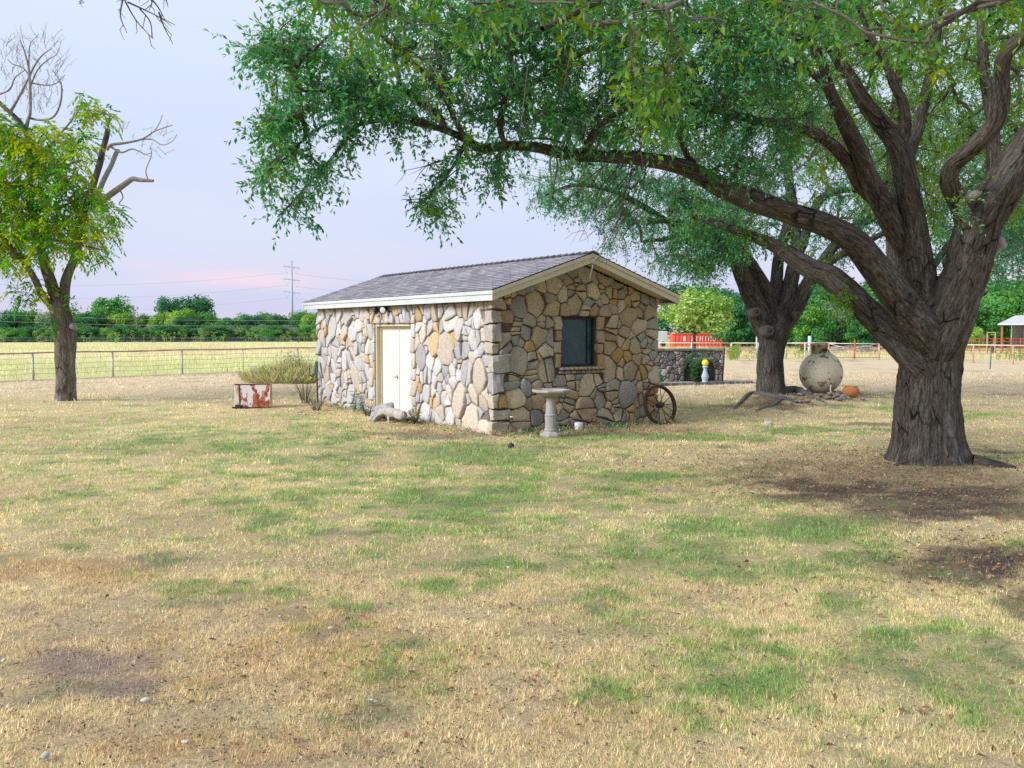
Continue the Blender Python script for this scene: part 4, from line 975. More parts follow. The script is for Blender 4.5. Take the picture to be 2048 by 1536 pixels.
PF = [(640, -90), (650, 40), (700, 110), (800, 140), (900, 110), (1000, 40), (1200, 50), (1290, 170), (1340, 170), (1400, 40), (1560, 50), (1640, 120), (1700, 50), (1760, 90), (1950, 80), (2000, 50), (2100, 80), (2100, -90)]
cl = sample_poly(PA, 640, dl(8.5, 11.4), rt)
lx_ = np.array([t[0] for t in LONG])[::-1]; ly_ = np.array([t[1] for t in LONG])[::-1]
def clear(p):
    u_, v_, _ = proj(p); return v_[0] < np.interp(u_[0], lx_, ly_) - (34 if 930 < u_[0] < 1700 else -400) or rt.random() < .05
cl = [p for p in cl if clear(p)]
cl += sample_poly([(950, 100), (1000, 250), (1250, 262), (1330, 262), (1500, 200), (1600, -40), (1000, -40)], 210, dl(9.0, 11.0), rt)
cl += sample_poly(PB, 820, lambda x, y: rt.uniform(12.6, 17.5), rt)
for tr, D, n_, sp in ((LIMBS[16][0][1:], 8.5, 24, 16), (LIMBS[17][0], 8.3, 22, 12), (LIMBS[15][0][3:], 8.5, 17, 10), (LIMBS[18][0], 9.0, 13, 11), ([(1000, 320, 0), (990, 350, 0), (985, 372, 0)], 9.4, 8, 12), ([(862, 400, 0), (872, 432, 0)], 8.8, 6, 8), ([(t[0], t[1] - 8, 0) for t in LONG[10:]], 10.3, 16, 18),
                      ([(1660, 550, 0), (1600, 520, 0), (1520, 475, 0), (1440, 450, 0), (1380, 440, 0)], 13.4, 34, 30), ([(1670, 590, 0), (1690, 610, 0)], 12.2, 4, 8), ([(1930, 420, 0), (1925, 400, 0)], 11.5, 2, 4), ([(500, 90, 0), (560, 110, 0)], 8.3, 10, 14), ([(530, 245, 0), (600, 220, 0)], 8.2, 14, 12)):
    for _ in range(n_):
        q = rt.random() * (len(tr) - 1); a_ = tr[int(q)]; b_ = tr[min(int(q) + 1, len(tr) - 1)]; f = q - int(q)
        cl.append(atD(a_[0] + (b_[0] - a_[0]) * f + rt.gauss(0, sp * .6), a_[1] + (b_[1] - a_[1]) * f + rt.gauss(0, sp * .6), D + rt.uniform(-.4, .4)))
for _ in range(520):                                          # crown above the frame
    t = rt.random() * 2 * PI; r = math.sqrt(rt.random()) * 7.4; x, y = 5.4 + r * math.cos(t), 12.0 + r * math.sin(t) * 1.05
    z = 9.4 - .055 * r * r + rt.uniform(-1.6, .2)
    _, py, _ = proj((x, y, z))
    if py[0] < -40 or y < 2: cl.append(np.array([x, y, z]))
tips, prevs = OT.grow([c - OFF for c in cl], rt, .06, .0042, "branches", M['twig'], .045)
P, D, Nn, L_, W_, col, tw = sprays(tips, prevs, .34, 7, 13, .060, OAKG, [3, 3, 2.2, 1.0, 2.0, 2.0], .22)
_u, _v, _d = proj(P + OFF); yg = (sstep(1480, 1700, _u) * (_d > 11.2) * .5)[:, None]; col = col * (1 - yg) + (col * np.array((1.75, 1.25, .55)) + np.array((.03, .03, 0))) * yg  # farther leaves at right tinted yellow green as if backlit
# nearer hanging sprays, seen against the sky with larger leaves
clF = sample_poly(PF, 92, lambda x, y: rt.uniform(5.0, 7.0), rt)
clF += sample_poly([(1255, 140), (1350, 140), (1360, 225), (1290, 240)], 12, lambda x, y: rt.uniform(6.0, 6.8), rt)
tF, pF = OT.grow([c - OFF for c in clF], rt, -.10, .0038, "hanging_branches", M['twig'], .02, .12)
P2, D2, N2, L2, W2, c2, tw2 = sprays(tF, pF, .30, 5, 8, .068, [(.055, .092, .020), (.045, .098, .028), (.034, .085, .036), (.085, .105, .018)], [2, 2.4, 2.4, .8], .55)
ALL = [np.concatenate(t) for t in zip((P, D, Nn), (P2, D2, N2))]; Lq, Wq, Cq = np.concatenate([L_, L2]), np.concatenate([W_, W2]), np.concatenate([col, c2])
wp = ALL[0] + OFF; ux, uy, ud = proj(wp); vis = (ux > 5) & (ux < 2043) & (uy > 5) & (uy < 760) & (ud > .5)
lsize = np.where(vis, Lq / np.maximum(ud, .5), 0); first = np.argsort(-lsize)[:280]
mask = np.ones(len(Lq), bool); mask[first] = False
V, T, cc = leaf_arrays(ALL[0][mask], ALL[1][mask], ALL[2][mask], Lq[mask], Wq[mask], Cq[mask])
crown = link("crown", mesh_np("crown", V, T, None, M['leaf'], cc), oak); crown["kind"] = "stuff"
V = np.concatenate([tw[0], tw2[0]]); T = np.concatenate([tw[1], tw2[1] + len(tw[0])])
link("twigs", mesh_np("twigs", V, T, None, M['twig']), oak)["kind"] = "stuff"
protos = []
for c_ in ((.18, .22, .025), (.13, .22, .042), (.08, .175, .052), (.23, .25, .03)):
    v_, t_, k2 = leaf_arrays(np.zeros((1, 3)), np.array([[0, 1., 0]]), np.array([[0, 0, 1.]]), np.array([1.]), np.array([.40]), np.array([c_])); protos.append(mesh_np("leaf", v_, t_, None, M['leaf'], k2))
for q in first:
    d_, n_ = Vector(ALL[1][q]), Vector(ALL[2][q]); s_ = d_.cross(n_).normalized(); n_ = s_.cross(d_)
    o = link("leaf", protos[int(np.argmin([np.abs(Cq[q] - np.array(c_)).sum() for c_ in ((.18, .22, .025), (.13, .22, .042), (.08, .175, .052), (.23, .25, .03))]))], oak)
    o.matrix_local = Matrix.Translation(Vector(ALL[0][q])) @ Matrix((s_, d_, n_)).transposed().to_4x4() @ Matrix.Scale(float(Lq[q]), 4)
# bare dead twigs hanging below the limbs
def bare_twigs(tree_root, off, starts, name, mat, rr, n_sub=4, r0=.005):
    V, Q, o = [], [], 0
    for x, y, x1, y1, D in starts:
        a_, b_ = atD(x, y, D), atD(x1, y1, D + rr.uniform(-.3, .3)); l = np.linalg.norm(b_ - a_)
        mid = (a_ + b_) / 2 + np.array([rr.uniform(-1, 1), rr.uniform(-1, 1), rr.uniform(-.3, 1)]) * l * .10
        P_ = smooth_path(np.array([a_, mid, b_]), 4) - off; v, q, _ = tube_np(P_, np.linspace(r0, r0 * .3, len(P_)), 4, False); V.append(v); Q.append(np.array(q) + o); o += len(v)
        for _ in range(n_sub):
            f = rr.randrange(2, len(P_) - 1); s_ = P_[f]; e_ = s_ + (P_[-1] - P_[0]) * rr.uniform(.15, .4) + np.array([rr.uniform(-1, 1), rr.uniform(-1, 1), rr.uniform(-1, .6)]) * l * .18
            p2 = np.array([s_, (s_ + e_) / 2 + np.array([rr.uniform(-1, 1) * .03, 0, rr.uniform(-1, 1) * .03]), e_]); v, q, _ = tube_np(p2, [r0 * .5, r0 * .4, r0 * .2], 3, False); V.append(v); Q.append(np.array(q) + o); o += len(v)
    return tag(link(name, mesh_np(name, np.concatenate(V), None, np.concatenate(Q), mat, None, True), tree_root), kind="stuff")
rb = random.Random(9); st = []
for _ in range(26):
    x = rb.gauss(1600, 70); y = rb.gauss(190, 40); st.append((x, y, x - rb.uniform(60, 190), y + rb.uniform(110, 240), 11.2 + rb.uniform(-.5, .5)))
for _ in range(18):
    x = rb.gauss(1290, 60); y = rb.gauss(330, 22); st.append((x, y, x - rb.uniform(10, 110), y + rb.uniform(70, 190), 10.4 + rb.uniform(-.4, .4)))
for _ in range(10):
    x = rb.uniform(760, 1250); y = rb.uniform(60, 200); st.append((x, y, x + rb.uniform(-60, 60), y + rb.uniform(80, 170), 8 + rb.uniform(-1, .6)))
st += [(915, 310, 800, 343, 8.9), (880, 320, 828, 365, 8.9), (860, 395, 803, 398, 8.8), (850, 405, 810, 425, 8.8), (700, 300, 695, 340, 8.4), (1250, 420, 1185, 545, 10.6), (1246, 410, 1176, 470, 10.5), (1730, 10, 1690, 200, 9.5), (1860, 0, 1850, 110, 7), (1880, 100, 1800, 140, 7)]
bare_twigs(oak, OFF, st, "dead_twigs", M['twig'], rb, 4, .006)
for (x, y, r, D, dx, dz) in ((1975, 500, 13, 12.25, .16, .10), (1938, 397, 8, 11.6, .05, .05), (1920, 523, 12, 12.15, -.03, .02)):
    p = atD(x, y, D) - OFF; mb = MB(); rad_ = r * D / FPX; mb.tube([p + np.array((0, .25, 0)), p + np.array((dx * .6, -.02, dz * .6)), p + np.array((dx, -.10, dz))], [rad_ * 1.5, rad_ * 1.1, rad_ * .9], 14); mb.build('branch_stub', M['deadwood'], oak, True)
bare_twigs(oak, OFF, [(1212, 470, 1198, 515, 16.6), (1198, 515, 1186, 530, 15.6), (1186, 530, 1179, 558, 15.5)], "broken_twig", M['deadwood'], rb, 1, .010)
# the bare end of a limb that dips into the top of the picture far to the left
OT2 = [(-.6, 5.4, 4.4, .03), (-1.6, 5.3, 4.3, .024), (-2.3, 5.2, 4.05, .016)]
OT.limb([(p[0] - OFF[0], p[1] - OFF[1], p[2], p[3]) for p in OT2], "dead_branch", 8, 5, .05, 90, False, M['twig'])
bare_twigs(oak, OFF, [(330, -30, 245, 2, 5.2), (245, 0, 254, 66, 5.2), (250, 2, 306, 78, 5.2), (280, 18, 305, 75, 5.15), (255, 4, 350, 50, 5.25), (300, -5, 330, 40, 5.2), (318, 25, 346, 88, 5.2), (295, -10, 298, 20, 5.2), (322, -20, 336, 14, 5.2), (161, -20, 162, 7, 5.2), (400, -40, 250, -10, 5.3), (560, 20, 535, 38, 8.2)], "dead_twigs", M['twig'], rb, 2, .0055)
# the roots
for s_, (x0, y0, x1, y1, r) in enumerate(((.45, -.30, 1.15, -.55, .13), (-.4, -.3, -.8, -.5, .07))):
    OT.limb([(x0, y0, .10, r), ((x0 + x1) / 2, (y0 + y1) / 2, .05, r * .7), (x1, y1, -.05, r * .3)], "root", 14, 5, .12, 70 + s_, False)

# --- the second oak, behind
OFF2 = np.array((6.98, 24.4, .10)); oak2 = thing("oak_tree", OFF2, "second oak, many stemmed, with exposed roots beside the old gas tank", "tree")
T2 = Tree(oak2, M['bark_far'])
def l2(L): return [(p[0] - OFF2[0], p[1] - OFF2[1], p[2] - OFF2[2], p[3]) for p in L]
T2.limb(l2(px4([(1545, 822, 50), (1544, 806, 42), (1543, 795, 34), (1542, 775, 29), (1541, 745, 26.5), (1542, 715, 26), (1544, 690, 27), (1546, 668, 29), (1548, 648, 30), (1550, 632, 27), (1552, 618, 14)], 24.4, 24.4)), "trunk", 40, 6, .09, 3)
for s_, (tr, d1) in enumerate([
 ([(1540, 670, 26), (1520, 632, 22), (1506, 600, 19), (1490, 560, 17), (1478, 530, 15), (1462, 500, 12), (1430, 470, 9), (1390, 450, 7), (1340, 440, 5), (1290, 450, 3)], 22.6),
 ([(1545, 655, 20), (1542, 620, 16), (1536, 590, 14), (1522, 560, 12), (1500, 525, 11), (1475, 500, 10), (1440, 480, 8), (1380, 470, 6), (1320, 480, 4)], 23.8),
 ([(1550, 650, 18), (1550, 610, 14), (1552, 570, 13), (1552, 545, 12), (1556, 505, 11), (1575, 450, 10), (1580, 380, 8), (1570, 300, 6)], 25),
 ([(1556, 655, 22), (1568, 615, 18), (1578, 580, 16), (1586, 545, 14), (1592, 500, 12), (1590, 440, 10), (1578, 360, 9), (1572, 320, 8), (1560, 250, 5)], 24.6),
 ([(1560, 660, 22), (1584, 625, 18), (1604, 592, 16), (1622, 560, 14), (1650, 520, 11), (1690, 470, 10), (1740, 440, 8), (1800, 410, 6)], 24.2),
 ([(1625, 555, 10), (1665, 520, 8), (1720, 490, 7), (1780, 462, 5), (1840, 450, 4)], 23.5),
 ([(1592, 520, 10), (1620, 450, 9), (1640, 400, 8), (1690, 380, 6), (1750, 385, 4)], 24.5),
 ([(1460, 500, 9), (1400, 480, 7), (1300, 420, 6), (1220, 380, 5), (1150, 370, 4), (1090, 390, 2)], 22),
 ([(1850, 560, 7), (1930, 440, 6), (1985, 380, 5), (2040, 420, 4), (2060, 480, 3)], 22)]): T2.limb(l2(px4(tr, 24.4, d1)), "limb", 14, 5, .09, 20 + s_)
PO2 = [(1060, 330), (1064, 400), (1060, 432), (1090, 420), (1130, 436), (1175, 425), (1205, 500), (1260, 510), (1290, 540), (1340, 555), (1370, 535), (1420, 556), (1450, 520), (1500, 490), (1560, 470), (1640, 520), (1690, 540), (1740, 480), (1850, 520), (1960, 552), (2070, 585), (2070, 200), (1500, 150), (1200, 270)]
r2 = random.Random(31)
for (x, y, r, D) in ((1538, 662, 9, 23.72), (1512, 624, 8, 23.75), (1594, 630, 6, 23.9)):
    p = atD(x, y, D) - OFF2; rad_ = r * D / FPX; mb = MB(); mb.tube([p + np.array((0, .35, 0)), p + np.array((0, .05, 0)), p + np.array((0, -.05, .01)), p + np.array((0, -.06, .01))], [rad_ * 1.6, rad_ * 1.25, rad_ * 1.1, rad_ * .55], 14); mb.build('branch_stub', M['root_wood'], oak2, True); mb = MB(); mb.tube([p + np.array((0, -.055, .01)), p + np.array((0, -.068, .01))], rad_ * .55, 12); mb.build('knot', M['bark_far'], oak2, True)
cl = sample_poly(PO2, 980, lambda x, y: r2.uniform(20.5, 28), r2)
cl += sample_poly([(1330, 370), (1330, 520), (1400, 550), (1500, 500), (1480, 400)], 230, lambda x, y: r2.uniform(21, 25), r2)
cl += sample_poly([(1100, 330), (1080, 420), (1180, 420), (1300, 470), (1340, 350)], 90, lambda x, y: r2.uniform(21, 25), r2)
cl += sample_poly([(1700, 250), (1700, 420), (2060, 500), (2060, 200)], 240, lambda x, y: r2.uniform(22, 28), r2)
cl += sample_poly([(1960, 420), (1975, 555), (2100, 590), (2100, 420)], 80, lambda x, y: r2.uniform(20, 24), r2)
for _ in range(260):
    t = r2.random() * 2 * PI; r = math.sqrt(r2.random()) * 8; cl.append(np.array((6.98 + r * math.cos(t) + .5, 24.5 + r * math.sin(t), 9.6 - .05 * r * r + r2.uniform(-1.4, .3))))
tips, prevs = T2.grow([c - OFF2 for c in cl], r2, .07, .005, "branches", M['twig'], .05)
P, D, Nn, L_, W_, col, tw = sprays(tips, prevs, .48, 7, 10, .085, [(.030, .092, .045), (.045, .118, .045), (.075, .125, .030), (.022, .062, .040), (.065, .135, .09)], [3, 3, 1.6, 2.4, 1.2], .3, twr=.003)
V, T, cc = leaf_arrays(P, D, Nn, L_, W_, col, False)
link("crown", mesh_np("crown", V, T, None, M['leaf'], cc), oak2)["kind"] = "stuff"
link("twigs", mesh_np("twigs", tw[0], tw[1], None, M['twig']), oak2)["kind"] = "stuff"
for s_, L_ in enumerate(([(1590, 806, 1), (1570, 805, 7), (1545, 803, 8), (1515, 798, 8), (1495, 800, 6), (1475, 812, 4), (1462, 822, .6)], [(1560, 796, 14), (1590, 795, 16), (1612, 800, 9), (1640, 806, 5), (1668, 812, .6)], [(1530, 800, 8), (1505, 797, 5), (1482, 801, .6)], [(1572, 805, .8), (1560, 806, 4), (1545, 812, 4), (1520, 818, 3), (1496, 829, .5)])):
    R_ = []
    for x, y, r in L_: p = groundD(x, y + 2); R_.append((p[0] - OFF2[0], p[1] - OFF2[1], r * 24 / FPX * .12 - .10 + float(gz([p[0]], [p[1]])[0]) - (.05 if r < 1 else 0), max(.006, r * 24 / FPX * .75)))
    T2.limb(R_, "root", 10, 5, .1, 60 + s_, False, M['root_wood'])

# --- the pecan at left, half dead
OFF3 = np.array((-11.46, 23.4, .04)); pec = thing("pecan_tree", OFF3, "half dead tree at left with yellow green leaves below bare grey branches", "tree")
T3 = Tree(pec, M['bark_pecan'])
def l3(L): return [(p[0] - OFF3[0], p[1] - OFF3[1], p[2] - OFF3[2], p[3]) for p in L]
T3.limb(l3(px4([(132, 820, 27), (132, 806, 23), (131, 790, 20.5), (131, 760, 19), (131, 730, 19), (131, 700, 20), (131, 670, 21.5), (128, 650, 21), (122, 630, 19), (118, 612, 18), (116, 600, 12)], 23.4, 23.4)), "trunk", 32, 5, .10, 3)
for s_, (tr, d1, mt) in enumerate([
 ([(122, 625, 14), (115, 600, 13), (104, 570, 11.5), (95, 545, 10.5), (87, 520, 9.5), (78, 490, 9), (70, 450, 8.5), (62, 400, 8), (60, 360, 7), (64, 320, 6), (60, 290, 5.5), (52, 265, 5), (40, 245, 4.5), (25, 228, 4), (10, 215, 4), (-15, 190, 3)], 23.2, None),
 ([(126, 625, 13), (131, 600, 11), (133, 570, 10), (138, 545, 9), (148, 515, 8), (156, 480, 8), (160, 450, 7.5), (170, 420, 7), (180, 395, 7), (190, 365, 6.5), (200, 330, 6), (206, 300, 5.5), (211, 280, 5.5), (216, 258, 5)], 23.6, None),
 ([(118, 640, 9), (100, 610, 8), (84, 590, 7), (70, 560, 6.5), (55, 535, 6), (35, 510, 5), (10, 480, 4), (-20, 440, 3)], 22.4, None),
 ([(180, 420, 5), (195, 388, 5), (208, 360, 5), (222, 330, 4.6), (232, 308, 4.4), (238, 300, 4)], 23.8, 'n'),
 ([(186, 425, 5.5), (205, 400, 6), (228, 382, 6), (250, 366, 5.5), (265, 358, 5), (280, 360, 4.5), (307, 362, 3)], 23.2, 'n'),
 ([(214, 300, 3), (222, 290, 3), (250, 286, 2.4), (285, 278, 1.8), (310, 262, 1.4), (345, 250, .8)], 23.2, 'd'),
 ([(285, 279, 1.4), (305, 279, 1.2), (325, 290, 1), (345, 282, .8), (354, 268, .6)], 23, 'd'), ([(308, 263, 1.2), (318, 248, .9), (325, 230, .6)], 23, 'd'),
 ([(220, 292, 2.4), (232, 300, 2.2), (245, 305, 1.8), (265, 298, 1.4), (290, 308, 1), (302, 306, .8)], 23.3, 'd'), ([(296, 360, 1.2), (292, 340, 1), (303, 310, .9), (300, 292, .6)], 23, 'd'),
 ([(240, 380, 1.6), (246, 395, 1.2), (238, 408, 1), (250, 412, .8), (262, 418, .6)], 23, 'd'),
 ([(50, 262, 4), (55, 240, 3.6), (60, 225, 3.2), (61, 200, 3), (60, 165, 2.6), (56, 130, 2), (48, 100, 1.4), (40, 80, .8)], 23, 'd'),
 ([(20, 225, 3), (40, 190, 2.4), (55, 160, 2), (70, 130, 1.7), (85, 110, 1.4), (105, 96, .7)], 23.2, 'd'),
 ([(55, 235, 2.6), (80, 240, 2.2), (105, 235, 2.0), (118, 215, 1.9), (123, 190, 1.8), (121, 165, 1.4), (105, 140, .9)], 23, 'd'),
 ([(62, 170, 1.6), (75, 140, 1.4), (95, 120, 1.1), (112, 110, .8), (118, 95, .5)], 23, 'd'), ([(60, 165, 1.6), (85, 170, 1.4), (110, 168, 1), (130, 150, .6)], 23.4, 'd'),
 ([(0, 188, 2), (20, 178, 1.8), (30, 155, 1.4), (50, 140, .8)], 23, 'd'), ([(58, 130, 1.4), (58, 105, 1.2), (62, 85, .8), (78, 68, .5)], 22.8, 'd'),
 ([(58, 150, 1.2), (45, 135, 1), (25, 128, .8), (15, 118, .5)], 22.8, 'd'), ([(140, 240, 2), (150, 232, 1.6), (160, 215, 1.2), (165, 195, .9)], 23.2, 'd'), ([(60, 330, 3), (95, 295, 2.4), (125, 262, 2.2), (145, 238, 2), (150, 225, 1.4), (172, 225, .8)], 23.2, 'd'),
 ([(70, 380, 3.4), (100, 350, 3), (135, 330, 2.4), (165, 320, 1.4)], 22.8, None), ([(65, 420, 3.4), (110, 420, 3), (150, 400, 2), (180, 390, 1.2)], 22.4, None), ([(75, 470, 3.4), (110, 480, 3), (160, 490, 2.2), (205, 500, 1.2)], 22.4, None)]):
    T3.limb(l3(px4(tr, 23.4, d1)), "limb" if not mt else "dead_branch", 16 if tr[0][2] > 8 else 7, 4, .08, 40 + s_, mt != 'd', M['deadwood'] if mt else None)
r3 = random.Random(3)
sub = []
for _ in range(150):
    x, y = r3.uniform(0, 128), r3.uniform(75, 235); ang = r3.uniform(-2.4, -.7); l = r3.uniform(14, 40)
    if ((x - 64) / 70) ** 2 + ((y - 150) / 90) ** 2 < 1: sub.append((x, y, x + math.cos(ang) * l, y + math.sin(ang) * l, 23.2 + r3.uniform(-.4, .4)))
for _ in range(26):
    x, y = r3.uniform(235, 340), r3.uniform(255, 310); ang = r3.uniform(-1.6, .8); l = r3.uniform(8, 26); sub.append((x, y, x + math.cos(ang) * l, y + math.sin(ang) * l, 23.1))
bare_twigs(pec, OFF3, sub, "dead_twigs", M['deadwood'], r3, 3, .0065)
PP = [(-60, 225), (20, 232), (60, 262), (85, 240), (110, 252), (125, 262), (165, 270), (185, 262), (200, 280), (190, 330), (170, 345), (182, 380), (215, 380), (235, 410), (225, 470), (222, 500), (205, 525), (165, 500), (130, 490), (100, 500), (60, 520), (30, 535), (-60, 535)]
cl = sample_poly(PP, 430, lambda x, y: r3.uniform(21.9, 24.8), r3)
cl += sample_poly([(160, 185), (180, 180), (222, 235), (215, 250), (170, 235)], 14, lambda x, y: 23.2 + r3.uniform(-.3, .3), r3) + sample_poly([(58, 560), (95, 560), (125, 630), (105, 640), (90, 600)], 7, lambda x, y: 23.0 + r3.uniform(-.3, .3), r3) + sample_poly([(30, 580), (50, 578), (66, 605), (50, 610)], 4, lambda x, y: 22.8, r3) + sample_poly([(135, 590), (150, 600), (146, 640), (136, 630)], 2, lambda x, y: 23.3, r3)
cl += sample_poly([(-300, 200), (-60, 225), (-60, 520), (-260, 480)], 150, lambda x, y: r3.uniform(21.5, 25.2), r3)
tips, prevs = T3.grow([c - OFF3 for c in cl], r3, .05, .005, "branches", M['deadwood'], .03)
n = len(tips); per = 5; st_ = np.repeat(tips, per, 0) + RS.randn(n * per, 3) * .09; N_ = n * per
dr = unit(np.repeat(unit(tips - prevs), per, 0) * .6 + RS.randn(N_, 3) * .7 + np.array([0, 0, -.15])); LL = .26 + .12 * RS.rand(N_); nl = 11
t = np.tile(np.linspace(.15, 1, nl), N_); dR, sR, lR = np.repeat(dr, nl, 0), np.repeat(st_, nl, 0), np.repeat(LL, nl)
Pl = sR + dR * (t * lR)[:, None] + np.array([0, 0, -1]) * (t * t * lR * .55)[:, None]
side = np.tile(np.array([1, -1] * 5 + [0])[:nl], N_); sv = unit(np.cross(dR, np.array([0.05, .02, 1.])))
Dl = unit(sv * side[:, None] * 1.0 + dR * .6 + np.array([0, 0, -.45]) + RS.randn(len(t), 3) * .15); Nl = unit(np.array([0, 0, 1.]) + RS.randn(len(t), 3) * .35)
pal = np.array([(.10, .19, .018), (.18, .21, .012), (.065, .16, .03), (.17, .22, .03), (.040, .115, .035)]); pc = pal[RS.choice(5, n, p=[.3, .24, .24, .08, .14])]
cc = 1.9 * np.repeat(pc, per * nl, 0) * (.75 + .5 * RS.rand(n * per, 1).repeat(nl, 0)) * (.85 + .3 * RS.rand(len(t), 1))
V, T, cc = leaf_arrays(Pl, Dl, Nl, .150 * (.7 + .5 * RS.rand(len(t))), .046 * (.8 + .5 * RS.rand(len(t))), cc, False)
link("crown", mesh_np("crown", V, T, None, M['leaf'], cc), pec)["kind"] = "stuff"
for (x, y, r, dx) in ((88, 527, 4.5, .02), (97, 558, 4.5, .02), (148, 655, 7, .12), (121, 592, 5, 0)):     # sawn branch stubs
    p = atD(x, y, 23.4) - OFF3; mb = MB(); mb.tube([p + np.array((0, .0, 0)), p + np.array((dx, -.20 - dx, .03))], r * 23 / FPX * .9, 12); mb.build("branch_stub", M['deadwood'], pec, True)

# ------------------------------------------------------------------ background trees: a few crowns built once, then each tree a copy
rf = np.random.RandomState(5)
def far_tree(name, label, H, Wd, low, pal, n_leaf, size, seed, trunk=True, lobes=44, pos=None, group=None):
    rs = np.random.RandomState(seed); r = thing(name, (0, 0, 0), label, "tree", 0, group)
    cen, rad = [], []
    for k in range(lobes):
        t = rs.rand() * 2 * PI; h = low + (1 - low) * rs.rand() ** .8; prof = math.sin(PI * min(1, .12 + .80 * (h - low) / (1 - low + 1e-6))) ** .55
        q = Wd * .5 * prof * math.sqrt(rs.rand()) * .85; cen.append((q * math.cos(t), q * math.sin(t), h * H * .90)); rad.append(Wd * (.06 + .13 * rs.rand() ** 1.3))
    cen, rad = np.array(cen), np.array(rad); idx = rs.choice(lobes, n_leaf, p=rad ** 2 / (rad ** 2).sum())
    d = unit(rs.randn(n_leaf, 3)); q = rad[idx] * (.35 + .95 * rs.rand(n_leaf) ** .7) * (1 + .25 * (fbm(d * 2 + idx[:, None] * 3.7, seed, 2) - .5))
    P = cen[idx] + d * q[:, None] * np.array((1, 1, .8)); P[:, 2] = np.maximum(P[:, 2], .06 * H * rs.rand(n_leaf))
    Nn = unit(d * .8 + rs.randn(n_leaf, 3) * .6 + np.array([0, 0, .5])); D = unit(np.cross(Nn, rs.randn(n_leaf, 3)))
    cb = np.array(pal)[rs.choice(len(pal), lobes)]; cc = 2.7 * (.7 * cb[idx] + .3 * np.array(pal)[rs.choice(len(pal), n_leaf)]) * (.7 + .6 * rs.rand(n_leaf, 1))
    LL = size * (.6 + .8 * rs.rand(n_leaf))
    V, T, cc = leaf_arrays(P - D * LL[:, None] * .5, D, Nn, LL, LL * .75, cc, False)
    link("crown", mesh_np("crown", V, T, None, M['leaf_far'], cc), r)["kind"] = "stuff"
    mb = MB(); mb.tube([(0, 0, -.4), (.05, 0, H * .3), (-.04, .05, H * .62)], [H * .028, H * .02, H * .008], 8); mb.tube([(.05, 0, H * .28), (Wd * .2, .1, H * .6)], [H * .014, H * .005], 6); mb.tube([(.04, 0, H * .25), (-Wd * .22, -.1, H * .58)], [H * .014, H * .005], 6)
    mb.build("trunk", M['twig'], r, True); return r
DG = [(.020, .062, .030), (.028, .078, .034), (.016, .048, .026), (.035, .085, .030)]; MG = [(.045, .110, .028), (.060, .125, .030), (.035, .09, .035)]; YG = [(.080, .145, .030), (.115, .165, .040), (.060, .12, .030), (.14, .175, .07)]
GG = [(.075, .10, .065), (.055, .085, .06), (.10, .115, .075)]; BR = [(.075, .085, .045), (.06, .09, .035), (.085, .095, .06)]
PR = {}
for k_, nm, lab, H, Wd, low, pal, nl, sz, sd in (
    ('d1', 'far_tree', 'tall dark green tree rising above the far treeline', 10, 11, .12, DG, 7000, .42, 41), ('d2', 'far_tree', 'x', 9, 9, .05, DG, 6500, .42, 42), ('m1', 'far_tree', 'x', 8, 9, .04, MG, 6000, .40, 43), ('m2', 'far_tree', 'x', 7.4, 7.5, .03, MG + DG, 5600, .40, 44),
    ('g1', 'far_tree', 'x', 6.8, 8.5, .02, GG + MG, 5600, .38, 45), ('b1', 'far_tree', 'x', 6.6, 7, .03, BR + MG, 4600, .36, 46), ('y2', 'far_tree', 'x', 6.2, 7.5, .50, YG, 9000, .25, 48), ('y1', 'far_tree', 'x', 6.2, 6.5, .03, YG, 7500, .27, 47)):
    PR[k_] = [far_tree(nm, lab, H, Wd, low, pal, nl, sz, sd), H, Wd, False]
ORD = ['first', 'second', 'third', 'fourth', 'fifth', 'sixth', 'seventh', 'eighth', 'ninth', 'tenth', 'eleventh', 'twelfth', 'thirteenth', 'fourteenth', 'fifteenth']
CNT = {}
def ordn(key):
    CNT[key] = CNT.get(key, -1) + 1; return ORD[min(CNT[key], 14)]
def place_far(kind, px, D, top, label, group, sx=1.0):
    """crown top at photo height top"""
    root, H, Wd, used = PR[kind]
    if used: o = copy_tree(root)
    else: o = root; PR[kind][3] = True
    p = atD(px, 600, D); z0 = float(drop(p[0], D)); zt = atD(px, top, D)[2]; s = (zt - z0) / (H * .99)
    o.location = (p[0], D, z0); o.scale = (s * sx, s * sx, s); o.rotation_euler = (0, 0, rf.rand() * 6.28); o["label"] = label
    if group: o["group"] = group
    return o
TG = "trees of the far treeline"
ADJ = {'d1': 'dark green', 'd2': 'dark green', 'm1': 'mid green', 'm2': 'deep green', 'g1': 'greyish green', 'b1': 'brownish green', 'y1': 'yellow green'}
KIND = {'d1': 'tall', 'd2': 'round', 'm1': 'broad', 'm2': 'dense', 'g1': 'dull', 'b1': 'thin', 'y1': 'bright'}
